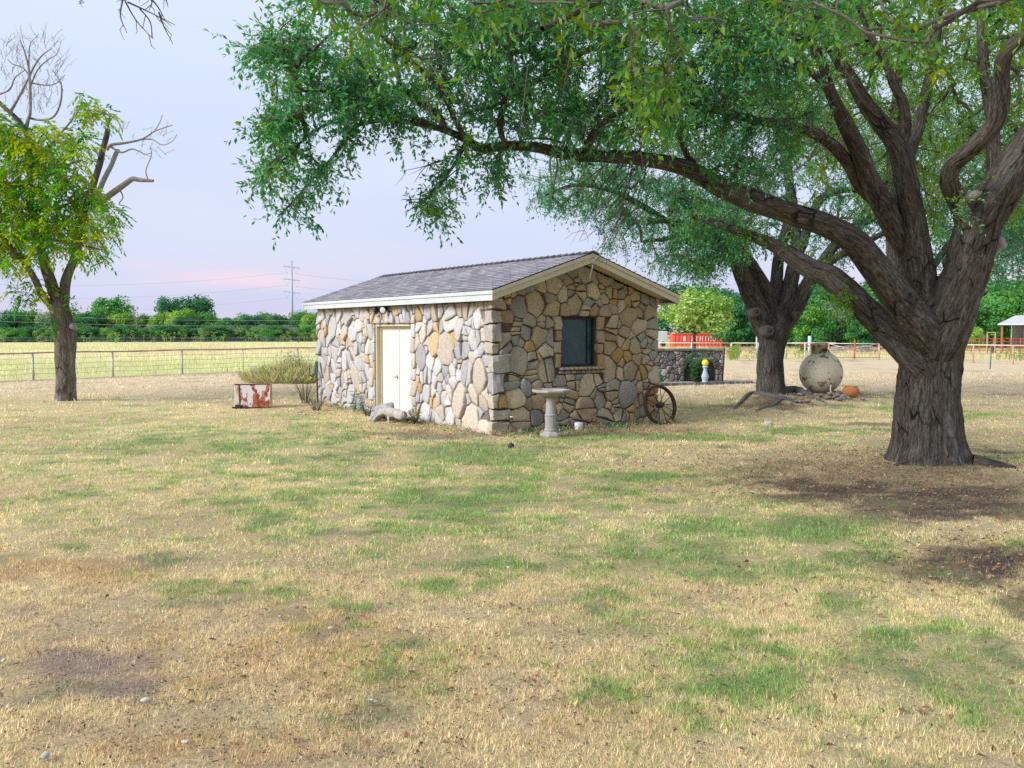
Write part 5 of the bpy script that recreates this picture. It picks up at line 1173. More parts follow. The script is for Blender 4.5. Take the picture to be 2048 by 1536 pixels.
# the clump and singles that stand out at left, by their tops in the photograph
place_far('m1', 222, 236, 596, "rounded green tree standing above the treeline between the pecan and the dark clump", None, 1.05)
place_far('d1', 338, 232, 594, "left dark round crown of the tallest clump on the far treeline", None, .85)
place_far('d2', 392, 236, 591, "right dark crown of the tallest clump on the far treeline", None, .95)
place_far('y1', 364, 226, 616, "light yellow green tree in front of the tallest dark clump", None, 1.0)
row = random.Random(77); x = -160.0; kinds = ['m2', 'd2', 'g1', 'm1', 'y1', 'd2', 'm2', 'b1', 'd1', 'g1']; k = 0
while x < 700:
    kd = kinds[k % 10] if row.random() < .8 else row.choice(kinds); k += 1
    place_far(kd, x, 222 + row.uniform(-8, 16), row.uniform(620, 637), f"{ordn(('t', kd))} {ADJ[kd]} {KIND[kd]} tree from the left in the far treeline row", TG + ", " + ADJ[kd], row.uniform(.95, 1.25)); x += row.uniform(13, 24)
x = -150.0
while x < 700:
    kd = row.choice(['m2', 'g1', 'd2', 'm1', 'y1', 'b1', 'm2']); place_far(kd, x, 208 + row.uniform(-5, 5), row.uniform(645, 658), f"{ordn(('b', kd))} low {ADJ[kd]} {KIND[kd]} bush from the left at the far treeline's foot", "bushes at the foot of the far treeline, " + ADJ[kd], row.uniform(1.2, 1.7)); x += row.uniform(14, 24)
# right hand side, closer
place_far('y2', 1390, 92, 583, "broad yellow green tree over the red container", None, 1.28)
place_far('d1', 1380, 134, 566, "dark tree whose crown shows just above the yellow green tree", None, 1.3)
x = 1440
while x < 2200:
    kd = row.choice(['d1', 'd2', 'm2', 'd2', 'm1', 'g1']); t = np.interp(x, [1440, 1500, 1620, 1800, 1960, 2100, 2400], [580, 572, 560, 560, 556, 552, 556]); place_far(kd, x, 122 + row.uniform(-8, 12), t + row.uniform(-7, 12), f"{ordn(('w', kd))} {ADJ[kd]} {KIND[kd]} tree from the left in the woods behind the paddock", "woods behind the paddock, " + ADJ[kd], row.uniform(1.0, 1.3)); x += row.uniform(28, 50)
for px, D, top, kd, lab, sx in ((1470, 108, 606, 'd2', "dark tree right of the yellow green tree", 1.1), (1530, 110, 598, 'd2', "dark tree behind the second oak's trunk", 1.1), (1618, 104, 596, 'm1', "bright green tree between the two oak trunks", .8), (1665, 108, 612, 'g1', "grey leaved tree between the two oak trunks", 1.0), (1722, 102, 636, 'm2', "low green tree above the dead wood pile", 1.0), (1760, 104, 628, 'g1', "pale grey green tree behind the dead wood pile", 1.1), (1946, 96, 650, 'y1', "bright low bush right of the big trunk, before the woods", 1.0), (1995, 112, 604, 'm1', "broad leafy tree between the big trunk and the barn", 1.2), (2040, 120, 590, 'd2', "dark tree behind the barn roof", 1.2), (1850, 108, 600, 'd2', "dark tree hidden by the big trunk", 1.2)):
    place_far(kd, px, D, top, lab, None, sx)
# weeds: stalks against the treeline foot
def stalks(name, label, n, xf, D, h, col, w=.03, kind="stuff", seed=1):
    rs = random.Random(seed); V, T, cc = [], [], []
    for _ in range(n):
        px = xf(rs); d = D * rs.uniform(.93, 1.07); p = atD(px, 680, d); z0 = float(drop(p[0], d)); hh = h * rs.uniform(.6, 1.25); lx = rs.uniform(-.25, .25) * hh; o = len(V)
        V += [(p[0] - w, d, z0), (p[0] + w, d, z0), (p[0] + lx, d, z0 + hh)]; T.append((o, o + 1, o + 2)); c_ = tuple(q * rs.uniform(.7, 1.3) for q in col); cc += [c_] * 3
        for _ in range(5):
            f = rs.uniform(.3, 1); o = len(V); q = (p[0] + lx * f, d, z0 + hh * f); s = rs.choice((-1, 1)) * hh * .22
            V += [q, (q[0] + s, d + rs.uniform(-.1, .1), q[2] + hh * .08), (q[0] + s * .6, d, q[2] - hh * .04)]; T.append((o, o + 1, o + 2)); cc += [c_] * 3
    return tag(link(name, mesh_np(name, V, T, None, M['grass'], np.array(cc))), label, None, None, kind)
stalks("tall_weeds", "tall green weed stalks along the foot of the far treeline", 60, lambda r: r.uniform(-40, 660), 190, 2.2, (.16, .24, .06), .06, "stuff", 4)
stalks("fence_weeds", "green weeds growing along the pipe fence at right", 90, lambda r: r.choice((r.uniform(1430, 1640), r.uniform(1990, 2060), r.uniform(1458, 1480))), 62, .8, (.20, .28, .05), .03, "stuff", 5)

# ------------------------------------------------------------------ power line
tw = thing("transmission_tower", (*atD(585, 660, 500)[:2], -2.0), "tall grey single pole transmission tower far beyond the treeline", "tower")
p0 = atD(585, 660, 500); X0 = p0[0]; zt = lambda y: atD(585, y, 500)[2] + 2.0
mb = MB(); mb.tube([(0, 0, 0), (0, 0, zt(521))], [.85, .38], 12); mb.build("pole", M['tower'], tw, True)
wires = []
for y in (534, 559.2, 584.5):
    z = zt(y); mb = MB()
    for s in (-1, 1): mb.tube([(0, 0, z), (s * 4.55, 0, z - s * .55)], [.40, .26], 6)
    mb.build("cross_arm", M['tower'], tw)
    for s in (-1, 1):
        e = Vector((s * 2.45, 0, z - 3.4 - s * .35)); mb = MB()
        for q in (s * .9, s * 4.3): mb.tube([(q, 0, z - s * .3), e], .05, 4)
        mb.box(e, (.3, .3, .5)); mb.build("insulator", M['tower'], tw); wires.append((s, e))
mb = MB(); mb.tube([(-1.5, 0, zt(522.5)), (1.5, 0, zt(522.5) - .3)], .1, 5); mb.build("top_arm", M['tower'], tw)
nm = {0: "topmost", 1: "middle", 2: "lowest"}
for k, (s, e) in enumerate(wires):
    a_ = np.array((X0 + e.x, 500, e.z - 2.0)); b_ = np.array((X0 - 270, 470, a_[2] + 4)) if s < 0 else np.array((X0 + 300, 560, a_[2] + 2)); pts = []
    for t in np.linspace(0, 1, 18): q = a_ + (b_ - a_) * t; q[2] -= 4 * 9.5 * t * (1 - t); pts.append(q)
    mb = MB(); mb.tube(pts, .055, 4, None, False); o = mb.build("power_line", M['wire']); tag(o, f"{nm[k // 2]} power line running {'left' if s < 0 else 'right'} from the transmission tower", "power line")
for k, (y0, y1, D) in enumerate(((627, 640, 150), (641, 650, 158))):
    a_, b_ = atD(-40, y0, D), atD(660, y1, D + 20); pts = [a_ + (b_ - a_) * t - np.array([0, 0, .5 * 4 * t * (1 - t)]) for t in np.linspace(0, 1, 10)]
    mb = MB(); mb.tube(pts, .022, 4, None, False); tag(mb.build("utility_wire", M['wire']), f"{'upper' if k == 0 else 'lower'} thin utility wire crossing before the left treeline", "wire")

# ------------------------------------------------------------------ fences
def post_at(x, y, h, r, mat, par, cap=True, name="post"):
    z = float(drop(x, y)); mb = MB(); mb.tube([(x, y, z - .3), (x, y, z + h)], r, 8); return mb.build(name, mat, par, True)
fn = thing("pipe_fence", (0, 0, 0), "low pipe rail fence with sagging wires along the left pasture", "fence")
F0, FD = np.array((-17.82, 33.89)), np.array((1.94, 2.27)); FD = FD / np.linalg.norm(FD)
ts = [-9.2, -6.15, -3.1, 0, 3.02, 6.0, 8.95, 11.9, 14.85, 17.8, 20.7]
for k, t in enumerate(ts):
    x, y = F0 + FD * t; post_at(x, y, 1.0, .042 if k % 2 or t < 0 or t in (0, 3.02, 6.0) else .02, M['galv'], fn)
a_, b_ = F0 + FD * ts[0], F0 + FD * ts[-1]
mb = MB(); mb.tube([(*(a_ + (b_ - a_) * t), 1.01 + .012 * math.sin(t * 40)) for t in np.linspace(0, 1, 60)], .032, 8); mb.build("top_rail", M['pipe_rail'], fn, True)
for h in (.82, .62, .42, .24):
    for ta, tb in zip(ts[:-1], ts[1:]):
        pa, pb = F0 + FD * ta, F0 + FD * tb; mb = MB(); mb.tube([(*(pa + (pb - pa) * q), h - .035 * 4 * q * (1 - q)) for q in np.linspace(0, 1, 6)], .007, 4, None, False); mb.build("wire", M['galv'], fn)
# a light wire fence far out in the pasture
ff = thing("wire_fence", (0, 0, 0), "thin post and wire fence far out at the end of the left pasture", "fence")
for px in range(-60, 700, 73): p = groundD(px, 686.0); post_at(p[0], p[1], 1.25, .05, M['rust'], ff)
pa, pb = groundD(-60, 686), groundD(670, 686)
for h in (1.1, .8, .5): mb = MB(); mb.tube([(pa[0], pa[1], pa[2] + h), (pb[0], pb[1], pb[2] + h)], .012, 4, None, False); mb.build("wire", M['wire'], ff)
gp_ = groundD(392, 681); wf = thing("field_gate", tuple(gp_), "tiny white gate frame at the far edge of the pasture", "gate")
for dx in (-.45, .45): mb = MB(); mb.tube([(dx, 0, -.2), (dx, 0, 1.6)], .09, 6); mb.build("post", M['white_paint'], wf)
mb = MB(); mb.tube([(-.45, 0, .9), (.45, 0, .9)], .07, 6); mb.build("rail", M['white_paint'], wf)
# paddock fence at right
pf = thing("pipe_fence", (0, 0, 0), "pale pipe rail fence round the right paddock behind the tank", "fence")
run = [(4.0, 64.5), (9.8, 63.6), (15.0, 62.4), (18.6, 62.0), (21.15, 61.8)]; run2 = [(24.4, 60.6), (26.2, 56.2), (28.3, 51.5), (30.6, 47.2), (33, 43)]
def rails(run, hs, mat, par, r, name):
    for h in hs:
        for (xa, ya), (xb, yb) in zip(run[:-1], run[1:]):
            mb = MB(); mb.tube([(xa, ya, drop(xa, ya) + h), (xb, yb, drop(xb, yb) + h)], r, 6); mb.build(name, mat, par, True)
for r_ in (run, run2):
    rails(r_, (1.06,), M['pipe_white'], pf, .036, "top_rail"); rails(r_, (.80, .58, .36, .14), M['pipe_orange'], pf, .009, "wire")
    pts = []
    for (xa, ya), (xb, yb) in zip(r_[:-1], r_[1:]):
        for q in np.arange(0, .99, .5): pts.append((xa + (xb - xa) * q, ya + (yb - ya) * q))
    for x, y in pts + [r_[-1]]: post_at(x, y, 1.06, .05, M['pipe_orange'] if r_ is run2 else M['pipe_white'], pf)
gt_ = thing("farm_gate", (21.4, 61.6, float(drop(21.4, 61.6))), "pale tube farm gate with a red middle post between the oak trunks", "gate")
for a_, b_ in (((0, 0, .1), (0, 0, 1.05)), ((3.0, -.9, .1), (3.0, -.9, 1.05))): mb = MB(); mb.tube([a_, b_], .035, 6); mb.build("upright", M['pipe_orange'], gt_, True)
for h, mt in ((1.05, 'pipe_white'), (.82, 'pipe_orange'), (.6, 'pipe_orange'), (.36, 'pipe_orange'), (.12, 'rust')): mb = MB(); mb.tube([(0, 0, h), (3.0, -.9, h)], .03 if h > 1 else .016, 6); mb.build("rail", M[mt], gt_, True)
mb = MB(); mb.tube([(.05, 0, 1.02), (1.5, -.45, .62)], .022, 6); mb.build("brace", M['pipe_white'], gt_, True)
mb = MB(); mb.tube([(1.55, -.5, -.3), (1.55, -.5, 1.32)], .05, 8); mb.build("middle_post", M['pipe_red'], gt_, True)
for px, top, r_ in ((1619, 672, .12), (1513, 672, .05)):
    p = atD(px, 700, 63); z = float(drop(p[0], 63)); mb = MB(); mb.tube([(p[0], 63, z - .3), (p[0], 63, atD(px, top, 63)[2])], r_, 10); tag(mb.build("fence_post", M['white_paint'], None, True), "thick white post beside the second oak, taller than the fence" if px > 1600 else "thin white post just left of the second oak's trunk", "post")
# red cattle pen far right
cp = thing("cattle_pen", (0, 0, 0), "rusty red pipe cattle pen with a tall gate frame near the barn", "pen")
def P85(px, D): p = atD(px, 660, D); return np.array((p[0], D, float(drop(p[0], D))))
prev = None
for px in (1912, 1930, 1944, 1960, 1976, 1988, 2006, 2022, 2042, 2070, 2100):
    p = P85(px, 80); mb = MB(); mb.tube([p, p + (0, 0, 1.35)], .055, 6); mb.build("post", M['pipe_red'], cp)
    if prev is not None:
        for h in (1.33, 1.05, .8, .55, .3): mb = MB(); mb.tube([prev + (0, 0, h), p + (0, 0, h)], .035, 5); mb.build("rail", M['pipe_red'], cp)
    prev = p
a_, b_ = P85(1975, 79), P85(1991, 79)
mb = MB()
for p in (a_, b_): mb.tube([p, p + (0, 0, 1.85)], .055, 6)
mb.tube([a_ + (0, 0, 1.85), b_ + (0, 0, 1.85)], .045, 6); mb.build("gate_frame", M['pipe_orange'], cp)
mb = MB(); mb.tube([P85(1985, 78.5) + (0, 0, .1), P85(1990, 78.5) + (0, 0, 1.3)], .06, 6); mb.build("brace", M['pipe_red'], cp)

# barn at the right edge
bz = float(drop(60, 100)); p = atD(2003, 650, 104); bn = thing("open_barn", (p[0], 104, float(drop(p[0], 104))), "open sided metal barn with a pale roof at the right edge", "barn", -math.atan2(p[0], 104) - .42)
eh = p[2] - float(drop(p[0], 104))
def bx(name, c, d, mat, par=bn): mb = MB(); mb.box(c, d); return mb.build(name, mat, par)
bx("back_wall", (5.5, 8, eh / 2), (11, .1, eh), M['sheet_metal']); bx("side_wall", (.06, 5.2, eh / 2), (.1, 5.6, eh), M['sheet_metal'])
for x in (0.12, 2.6, 5.4, 8.2, 11): bx("post", (x, -.02, eh / 2 - .1), (.2, .2, eh + .0), M['pipe_red'])
for k in range(30): bx("rib", (.2 + k * .36, 7.93, eh / 2), (.05, .04, eh - .05), M['sheet_metal'])
bx("rail", (5.5, 7.88, eh * .52), (11, .06, .12), M['dark_metal'])
mb = MB(); prism(mb, [(-.4, eh), (4, eh + 1.0), (8.4, eh), (8.4, eh + .12), (4, eh + 1.13), (-.4, eh + .12)], 'x', -.25, 11.25); fixn(mb.build("roof", M['sheet_metal'], bn))

# red steel container with faded lettering
p = atD(1345, 690, 114); p1 = atD(1455, 690, 114); wdt = p1[0] - p[0]; z0 = float(drop(p[0], 114)); hh = atD(1345, 667, 114)[2] - z0
ct = thing("steel_container", (p[0], 114, z0), "bright red steel container with white lettering behind the stone garden wall", "container")
def bc(name, c, d, mat, rz=0): mb = MB(); mb.box(c, d, rz); return mb.build(name, mat, ct, bevel=.02)
bc("body", (wdt * .46, 1.2, hh / 2 + .05), (wdt * .92, 2.4, hh - .1), M['red_steel'])
for k in range(14): bc("corrugation", (.25 + k * wdt * .92 / 14, -.02, hh / 2 + .05), (.16, .06, hh - .45), M['red_steel'])
bc("top_rail", (wdt * .46, -.03, hh - .06), (wdt * .93, .12, .14), M['red_steel']); bc("bottom_rail", (wdt * .46, -.03, .12), (wdt * .93, .12, .16), M['red_steel'])
bc("end_door", (wdt * .965, .9, hh / 2), (.5, 1.6, hh - .25), M['red_steel'], .25); bc("door_bar", (wdt * .955, -.02, hh * .55), (.09, .08, hh * .6), M['print_white'])
def glyph(ch, x0, z0_, w, h, th=.10):
    seg = {'X': [((0, 0), (1, 1)), ((0, 1), (1, 0))], 'I': [((.5, 0), (.5, 1))], 'H': [((0, 0), (0, 1)), ((1, 0), (1, 1)), ((0, .5), (1, .5))], 'O': [((.2, 0), (.8, 0)), ((.8, 0), (1, .3)), ((1, .3), (1, .7)), ((1, .7), (.8, 1)), ((.8, 1), (.2, 1)), ((.2, 1), (0, .7)), ((0, .7), (0, .3)), ((0, .3), (.2, 0))]}[ch]
    mb = MB()
    for a_, b_ in seg: mb.tube([(x0 + a_[0] * w, -.075, z0_ + a_[1] * h), (x0 + b_[0] * w, -.075, z0_ + b_[1] * h)], th * .5, 4)
    mb.build("letter", M['print_white'], ct)
for k, ch in enumerate("XIHIHO"): glyph(ch, wdt * (.345 + .078 * k), hh * .45, .30, .62)
bc("white_patch", (wdt * .215, -.07, hh * .62), (.34, .03, .6), M['print_white'])
# white stock trailer, left of it
p = atD(1300, 690, 118); wt = thing("stock_trailer", (p[0], 118, float(drop(p[0], 118))), "white trailer half hidden behind the shed corner and garden wall", "trailer")
mb = MB(); mb.box((1.2, 1, 1.3), (2.3, 2, 1.5), 0, 0, 0, None, .94); mb.build("body", M['white_paint'], wt, bevel=.06)
for x in (.5, 1.7):
    mb = MB(); mb.lathe([(.0001, -.1), (.33, -.1), (.36, 0), (.33, .1), (.0001, .1)], 14); o = mb.build("wheel", M['black'], wt, True); o.rotation_euler = (PI / 2, 0, 0); o.location = (x, .05, .36)
mb = MB(); mb.tube([(2.3, 1, .6), (3.3, 1, .5)], .06, 6); mb.build("tow_bar", M['dark_metal'], wt)
# dead wood and farm scrap beyond the gate
wp_ = P85(1715, 84); dw = thing("dead_wood_pile", tuple(wp_), "grey pile of dead limbs behind the farm gate", "wood pile"); rw = random.Random(8)
for _ in range(26):
    a_ = np.array((rw.uniform(-2.6, 2.2), rw.uniform(-.8, .8), rw.uniform(.1, .5))); l = rw.uniform(.8, 2.4); t = rw.uniform(-.3, .3); b_ = a_ + np.array((l, rw.uniform(-.5, .5), l * t * .5 + .05)); mb = MB()
    mb.tube(smooth_path([a_, (a_ + b_) / 2 + (0, 0, rw.uniform(0, .25)), b_], 3), np.linspace(rw.uniform(.05, .13), .02, 7), 6); mb.build("dead_limb", M['deadwood'], dw, True)
p = P85(1628, 82); ip = thing("farm_implement", tuple(p), "low rusty red farm implement parked behind the fence right of the second oak", "implement")
mb = MB(); mb.box((0, 0, .75), (2.6, .9, .18)); mb.build("frame", M['pipe_red'], ip, bevel=.02)
mb = MB(); mb.box((0, 0, .92), (3.6, 1.1, .06)); mb.build("deck", M['white_paint'], ip)
for x in (-1.0, -.4, .3, .9):
    mb = MB(); mb.lathe([(.0001, -.05), (.30, -.05), (.33, 0), (.30, .05), (.0001, .05)], 12); o = mb.build("wheel", M['rust'], ip, True); o.rotation_euler = (PI / 2, 0, .1); o.location = (x, -.2, .32)

# ------------------------------------------------------------------ the stone garden wall and what stands by it
g0, g1 = at(1290, 766), at(1446, 763.5); gd = (g1 - g0); gl = np.linalg.norm(gd); gyaw = math.atan2(gd[1], gd[0]); gh = 1.905 - (696 - 657.5) / FPX * g1[1] * 1.0
gw = thing("garden_wall", tuple(g0), "low dark fieldstone garden wall with an arched recess beyond the shed", "wall", gyaw)
mb = MB(); prism(mb, [(0, -.2), (gl, -.2), (gl, gh - .09), (0, gh - .09)], 'y', .04, .40); core = fixn(mb.build("core", M['mortar_grey'], gw))
rg = random.Random(12); ac, ar = gl * .70, .62
for poly in power_cells([np.array(q) for q in ((0, -.05), (gl, -.05), (gl, gh - .1), (0, gh - .1))], [(ac - ar, -.1, ac + ar, gh * .62)], 118, rg, (1, 1), .15):
    s_ = stone_mesh(poly, lambda u, v, w: (u, .04 - w, v), rg.uniform(.035, .07), rg, pick(PAL_GREY, rg), .010)
    if s_: link("stone", mesh_np("stone", s_[0], s_[1], s_[2], M['stone'], s_[3], True), core)
for k in range(15):                                           # ring of voussoirs round the arched recess
    t = PI * (k + .5) / 15; c_ = (ac + math.cos(t) * (ar + .02), gh * .40 + math.sin(t) * .55); mb = MB(); mb.box((c_[0], .02, c_[1]), (.10, .12, .17), 0, -t + PI / 2, 0, pick([((.11, .105, .10), 1)], rg)); mb.build("stone", M['stone'], core, bevel=.012, colors=True)
mb = MB(); mb.box((ac, .045, gh * .31), (ar * 2 - .06, .02, gh * .62)); mb.build("recess", M['black'], gw)  # flat black sheet stands in for the shade inside the arch
x = 0
while x < gl:
    w = rg.uniform(.28, .5); mb = MB(); mb.box((min(x + w / 2, gl), .2, gh - .05), (w - .02, .50 + rg.uniform(-.03, .03), .085 + rg.uniform(-.01, .015)), rg.uniform(-.02, .02), col=pick([((.30, .25, .20), 1), ((.22, .2, .19), 1)], rg)); mb.build("coping_stone", M['stone'], gw, bevel=.012, colors=True); x += w
mb = MB(); mb.box((gl * .70, -.25, .86), (.75, .05, .05)); o = mb.build("shelf_rail", M['galv'], gw)
gb = MB()
for k in range(60): t = k / 59; q = g0 + gd * (t * 1.45 - .2) / 1.0; gb.box((q[0] + .0 * t, q[1] - 1.15 + .55 * t, .015), (gl / 40, 1.25, .05 + .01 * (k % 2)), gyaw)
o = gb.build("gravel_bed", mat_plain('gravel', (.34, .33, .32), .95, 0, .35, 14, .8, .02)); tag(o, "grey gravel border at the foot of the garden wall", None, None, "structure")
for k in range(34):
    t = k / 33; q = g0 + gd * (t * 1.42 - .2); mb = MB(); mb.box((0, 0, .04), (.17, .10, .11), gyaw + rg.uniform(-.15, .15), rg.uniform(-.06, .06), 0, pick([((.13, .125, .12), 1), ((.2, .19, .18), 1)], rg), .85); o = mb.build("edging_stone", M['stone'], None, bevel=.015, colors=True, loc=(q[0] + .05, q[1] - 1.85 + .55 * t, 0)); tag(o, "small dark edging stone along the gravel border of the garden wall", "stone", "edging stones along the gravel border")
tp = at(1444, 766); mb = MB(); mb.tube([(0, 0, -.2), (.07, 0, 1.24)], .028, 8); tag(mb.build("metal_stake", M['rust'], None, True, loc=tuple(tp)), "thin dark stake leaning at the end of the garden wall", "stake")
gp2 = at(1410, 769); gb_ = thing("gazing_ball", tuple(gp2), "yellow ball on a blue grey baluster pedestal before the garden wall", "garden ornament")
mb = MB(); mb.lathe([(.14, 0), (.14, .07), (.10, .09), (.095, .16), (.12, .22), (.125, .29), (.085, .40), (.06, .50), (.065, .56), (.095, .60), (.095, .63), (.05, .64)], 18); mb.build("pedestal", M['blue_concrete'], gb_, True)
mb = MB(); mb.lathe([(.0001, .625)] + [(.115 * math.sin(t), .74 - .115 * math.cos(t)) for t in np.linspace(.25, PI - .05, 12)] + [(.0001, .855)], 20); mb.build("ball", M['yellow'], gb_, True)
# plants
def plant(name, label, cat, base, h, n_stem, leaf_l, leaf_w, pal, rr, spread=.35, per=9, up=.35, stemm='twig', group=None):
    t_ = thing(name, tuple(base), label, cat, 0, group); mb = MB(); P, D, Nn = [], [], []
    for _ in range(n_stem):
        a = rr.uniform(0, 2 * PI); r = spread * math.sqrt(rr.random()); hh = h * rr.uniform(.6, 1.05); e = np.array((math.cos(a) * r, math.sin(a) * r, hh)); s = np.array((e[0] * .25, e[1] * .25, -.03)); pts = smooth_path([s, (s + e) / 2 * np.array((.8, .8, 1)), e], 3); mb.tube(pts, np.linspace(.010, .004, len(pts)) * max(.6, h), 4, None, False)
        for k in range(per):
            f = .15 + .85 * k / per; q = s + (e - s) * f; b = k * 2.4 + rr.uniform(-.4, .4); P.append(q); D.append((math.cos(b), math.sin(b), up + rr.uniform(-.5, .4))); Nn.append((-math.cos(b) * .5, -math.sin(b) * .5, 1))
    mb.build("stems", M[stemm], t_)
    n = len(P); c_ = np.array(pal)[RS.choice(len(pal), n)] * (.75 + .5 * RS.rand(n, 1)); LL = leaf_l * (.6 + .6 * RS.rand(n))
    V, T, cc = leaf_arrays(np.array(P), unit(np.array(D)), unit(np.array(Nn)), LL, LL * leaf_w, c_); link("leaves", mesh_np("leaves", V, T, None, M['leaf'], cc), t_)["kind"] = "stuff"; return t_
rp = random.Random(4)
plant("leafy_plant", "tall leafy green plant growing in the garden wall recess behind the yellow ball", "plant", at(1392, 766.5), 1.05, 34, .20, .38, [(.05, .17, .07), (.08, .22, .09), (.10, .17, .05), (.13, .25, .14)], rp, .50, 12, .5)
plant("leafy_plant", "small green plant beside the shed's far corner before the garden wall", "plant", at(1316, 769), .50, 8, .16, .4, [(.06, .20, .10), (.10, .27, .16)], rp, .18, 8, .6)
plant("weed", "upright leafy green weed against the shed wall left of the door", "plant", from_shed(-.18, 5.75), .62, 3, .17, .30, [(.035, .13, .05), (.06, .18, .06)], rp, .07, 15, .1)
plant("weed", "bushy dry weed at the left corner of the shed", "plant", from_shed(-.35, 8.55), .62, 34, .05, .25, [(.20, .22, .06), (.33, .27, .12), (.10, .15, .04)], rp, .42, 9, .9)
plant("weed", "feathery dark green weed leaning out from the left corner of the shed", "plant", at(632, 822), .34, 20, .06, .22, [(.05, .12, .04), (.08, .15, .05)], rp, .30, 9, .7)
plant("weed", "dark weed at the left end of the driftwood by the door", "plant", from_shed(-.42, 4.5), .34, 12, .10, .3, [(.05, .07, .05), (.09, .10, .06), (.03, .05, .045)], rp, .25, 9, .3)
plant("weed", "yellowing green weed at the right end of the driftwood", "plant", from_shed(-.35, 2.35), .36, 14, .09, .34, [(.08, .13, .02), (.14, .16, .03), (.30, .22, .09)], rp, .22, 9, .4)

# ------------------------------------------------------------------ yard things
# bird bath
bb = thing("bird_bath", tuple(at(1102, 872)), "pale concrete bird bath on a fluted column before the gable wall", "bird bath", .2)
mb = MB(); mb.lathe([(.205, -.03), (.205, .02), (.19, .045), (.125, .085), (.115, .10)], 8, ph=PI / 8); mb.build("plinth", M['concrete'], bb, bevel=.005)
nf = 72; V, F, pz = [], [], [(.118, .10), (.122, .115), (.118, .135), (.106, .14), (.105, .35), (.106, .36), (.112, .37), (.112, .385), (.098, .395), (.086, .64), (.09, .66), (.12, .69), (.15, .70)]
for r, z in pz:
    fl_ = .006 if .139 < z < .355 else (.0025 if .39 < z < .65 else 0)
    for k in range(nf): t = 2 * PI * k / nf; rr_ = r - fl_ * (1 + math.cos(18 * t)) ** 1.5 * .6; V.append((rr_ * math.cos(t), rr_ * math.sin(t), z))
for i_ in range(len(pz) - 1):
    for k in range(nf): F.append((i_ * nf + k, i_ * nf + (k + 1) % nf, (i_ + 1) * nf + (k + 1) % nf, (i_ + 1) * nf + k))
mb = MB(); mb.add(V, F); mb.build("column", M['concrete'], bb)
mb = MB(); mb.lathe([(.13, .70), (.19, .715), (.29, .765), (.345, .785), (.352, .81), (.34, .83), (.29, .83), (.245, .79), (.10, .765), (.0001, .762)], 8, ph=PI / 8); mb.build("basin", M['concrete'], bb, bevel=.006)
# wagon wheel leaning on the corner
wc = from_shed(3.74, -.30, 0); ww = thing("wagon_wheel", tuple(wc), "rusty iron spoked wagon wheel leaning at the right corner of the gable wall", "wheel", SHED_YAW); RWH, ln_ = .405, math.radians(14)
def wheel_part(name, mb, mat, sm=False): o = mb.build(name, mat, ww, sm); o.rotation_euler = (PI / 2 - ln_, 0, 0); o.location = (0, 0, RWH * math.cos(ln_) - .01); return o
mb = MB(); mb.lathe([(RWH - .042, -.035), (RWH, -.035), (RWH, .035), (RWH - .042, .035), (RWH - .042, -.035)], 56, cap=False); wheel_part("rim", mb, M['rust'])
mb = MB(); mb.lathe([(.0001, -.10), (.032, -.10), (.036, -.06), (.058, -.05), (.058, .05), (.036, .06), (.032, .10), (.0001, .10)], 18); wheel_part("hub", mb, M['rust'], True)
for k in range(14):
    t = 2 * PI * k / 14; s = .045 if k % 2 else -.045; mb = MB(); mb.tube([(.05 * math.cos(t), .05 * math.sin(t), s), ((RWH - .03) * math.cos(t + .04), (RWH - .03) * math.sin(t + .04), s * .15)], .0075, 6); wheel_part("spoke", mb, M['rust'], True)
# propane tank seen end on
tk = thing("gas_tank", tuple(atg(1641, 789)), "old cream gas tank with a rusty valve dome, seen end on beside the second oak", "tank", math.radians(-19)); RT = .575
prof = [(.0001, -.56)] + [(RT * math.sin(t), -RT * .98 * math.cos(t)) for t in np.linspace(.15, PI / 2, 12)] + [(RT, .9), (RT, 1.5)] + [(RT * math.sin(t), 1.5 + RT * .9 * math.sin(t - PI / 2)) for t in np.linspace(PI / 2 + .1, PI - .05, 9)] + [(.0001, 2.02)]
mb = MB(); mb.lathe(prof, 40); o = mb.build("shell", M['tank_paint'], tk, True); o.rotation_euler = (-PI / 2, 0, 0); o.location = (0, .4, RT - .02)
mb = MB()
for k in range(40): t0, t1 = 2 * PI * k / 40, 2 * PI * (k + 1) / 40; mb.tube([(RT * .985 * math.cos(t0), .30, RT - .02 + RT * .985 * math.sin(t0)), (RT * .985 * math.cos(t1), .30, RT - .02 + RT * .985 * math.sin(t1))], .012, 5, None, False)
mb.build("weld_seam", M['tank_paint'], tk)
mb = MB(); mb.lathe([(.21, -.02), (.22, .22), (.235, .225), (.235, .25), (.19, .285), (.0001, .30)], 22); o = mb.build("valve_dome", M['dome_paint'], tk, True); o.location = (-.06, .42, RT * 2 - .06); o.rotation_euler = (.04, -.05, 0)
mb = MB(); mb.tube([(0, 0, 0), (.05, -.05, .06), (.12, -.06, .02), (.15, -.03, -.03)], .022, 6); mb.box((.03, -.03, .02), (.09, .06, .05)); o = mb.build("valve", M['dark_metal'], tk); o.location = (.06, .22, RT * 2 + .0)
for x, y in ((-.3, .5), (.3, .5)): mb = MB(); mb.box((x, y, .02), (.10, .5, .16)); mb.build("foot", M['dome_paint'], tk, bevel=.01)
mb = MB(); mb.tube(smooth_path([(.26, -.02, .26), (.25, -.06, .14), (.27, -.08, .05), (.34, -.10, .0)], 3), .014, 6); mb.build("pipe", M['white_plastic'], tk, True)
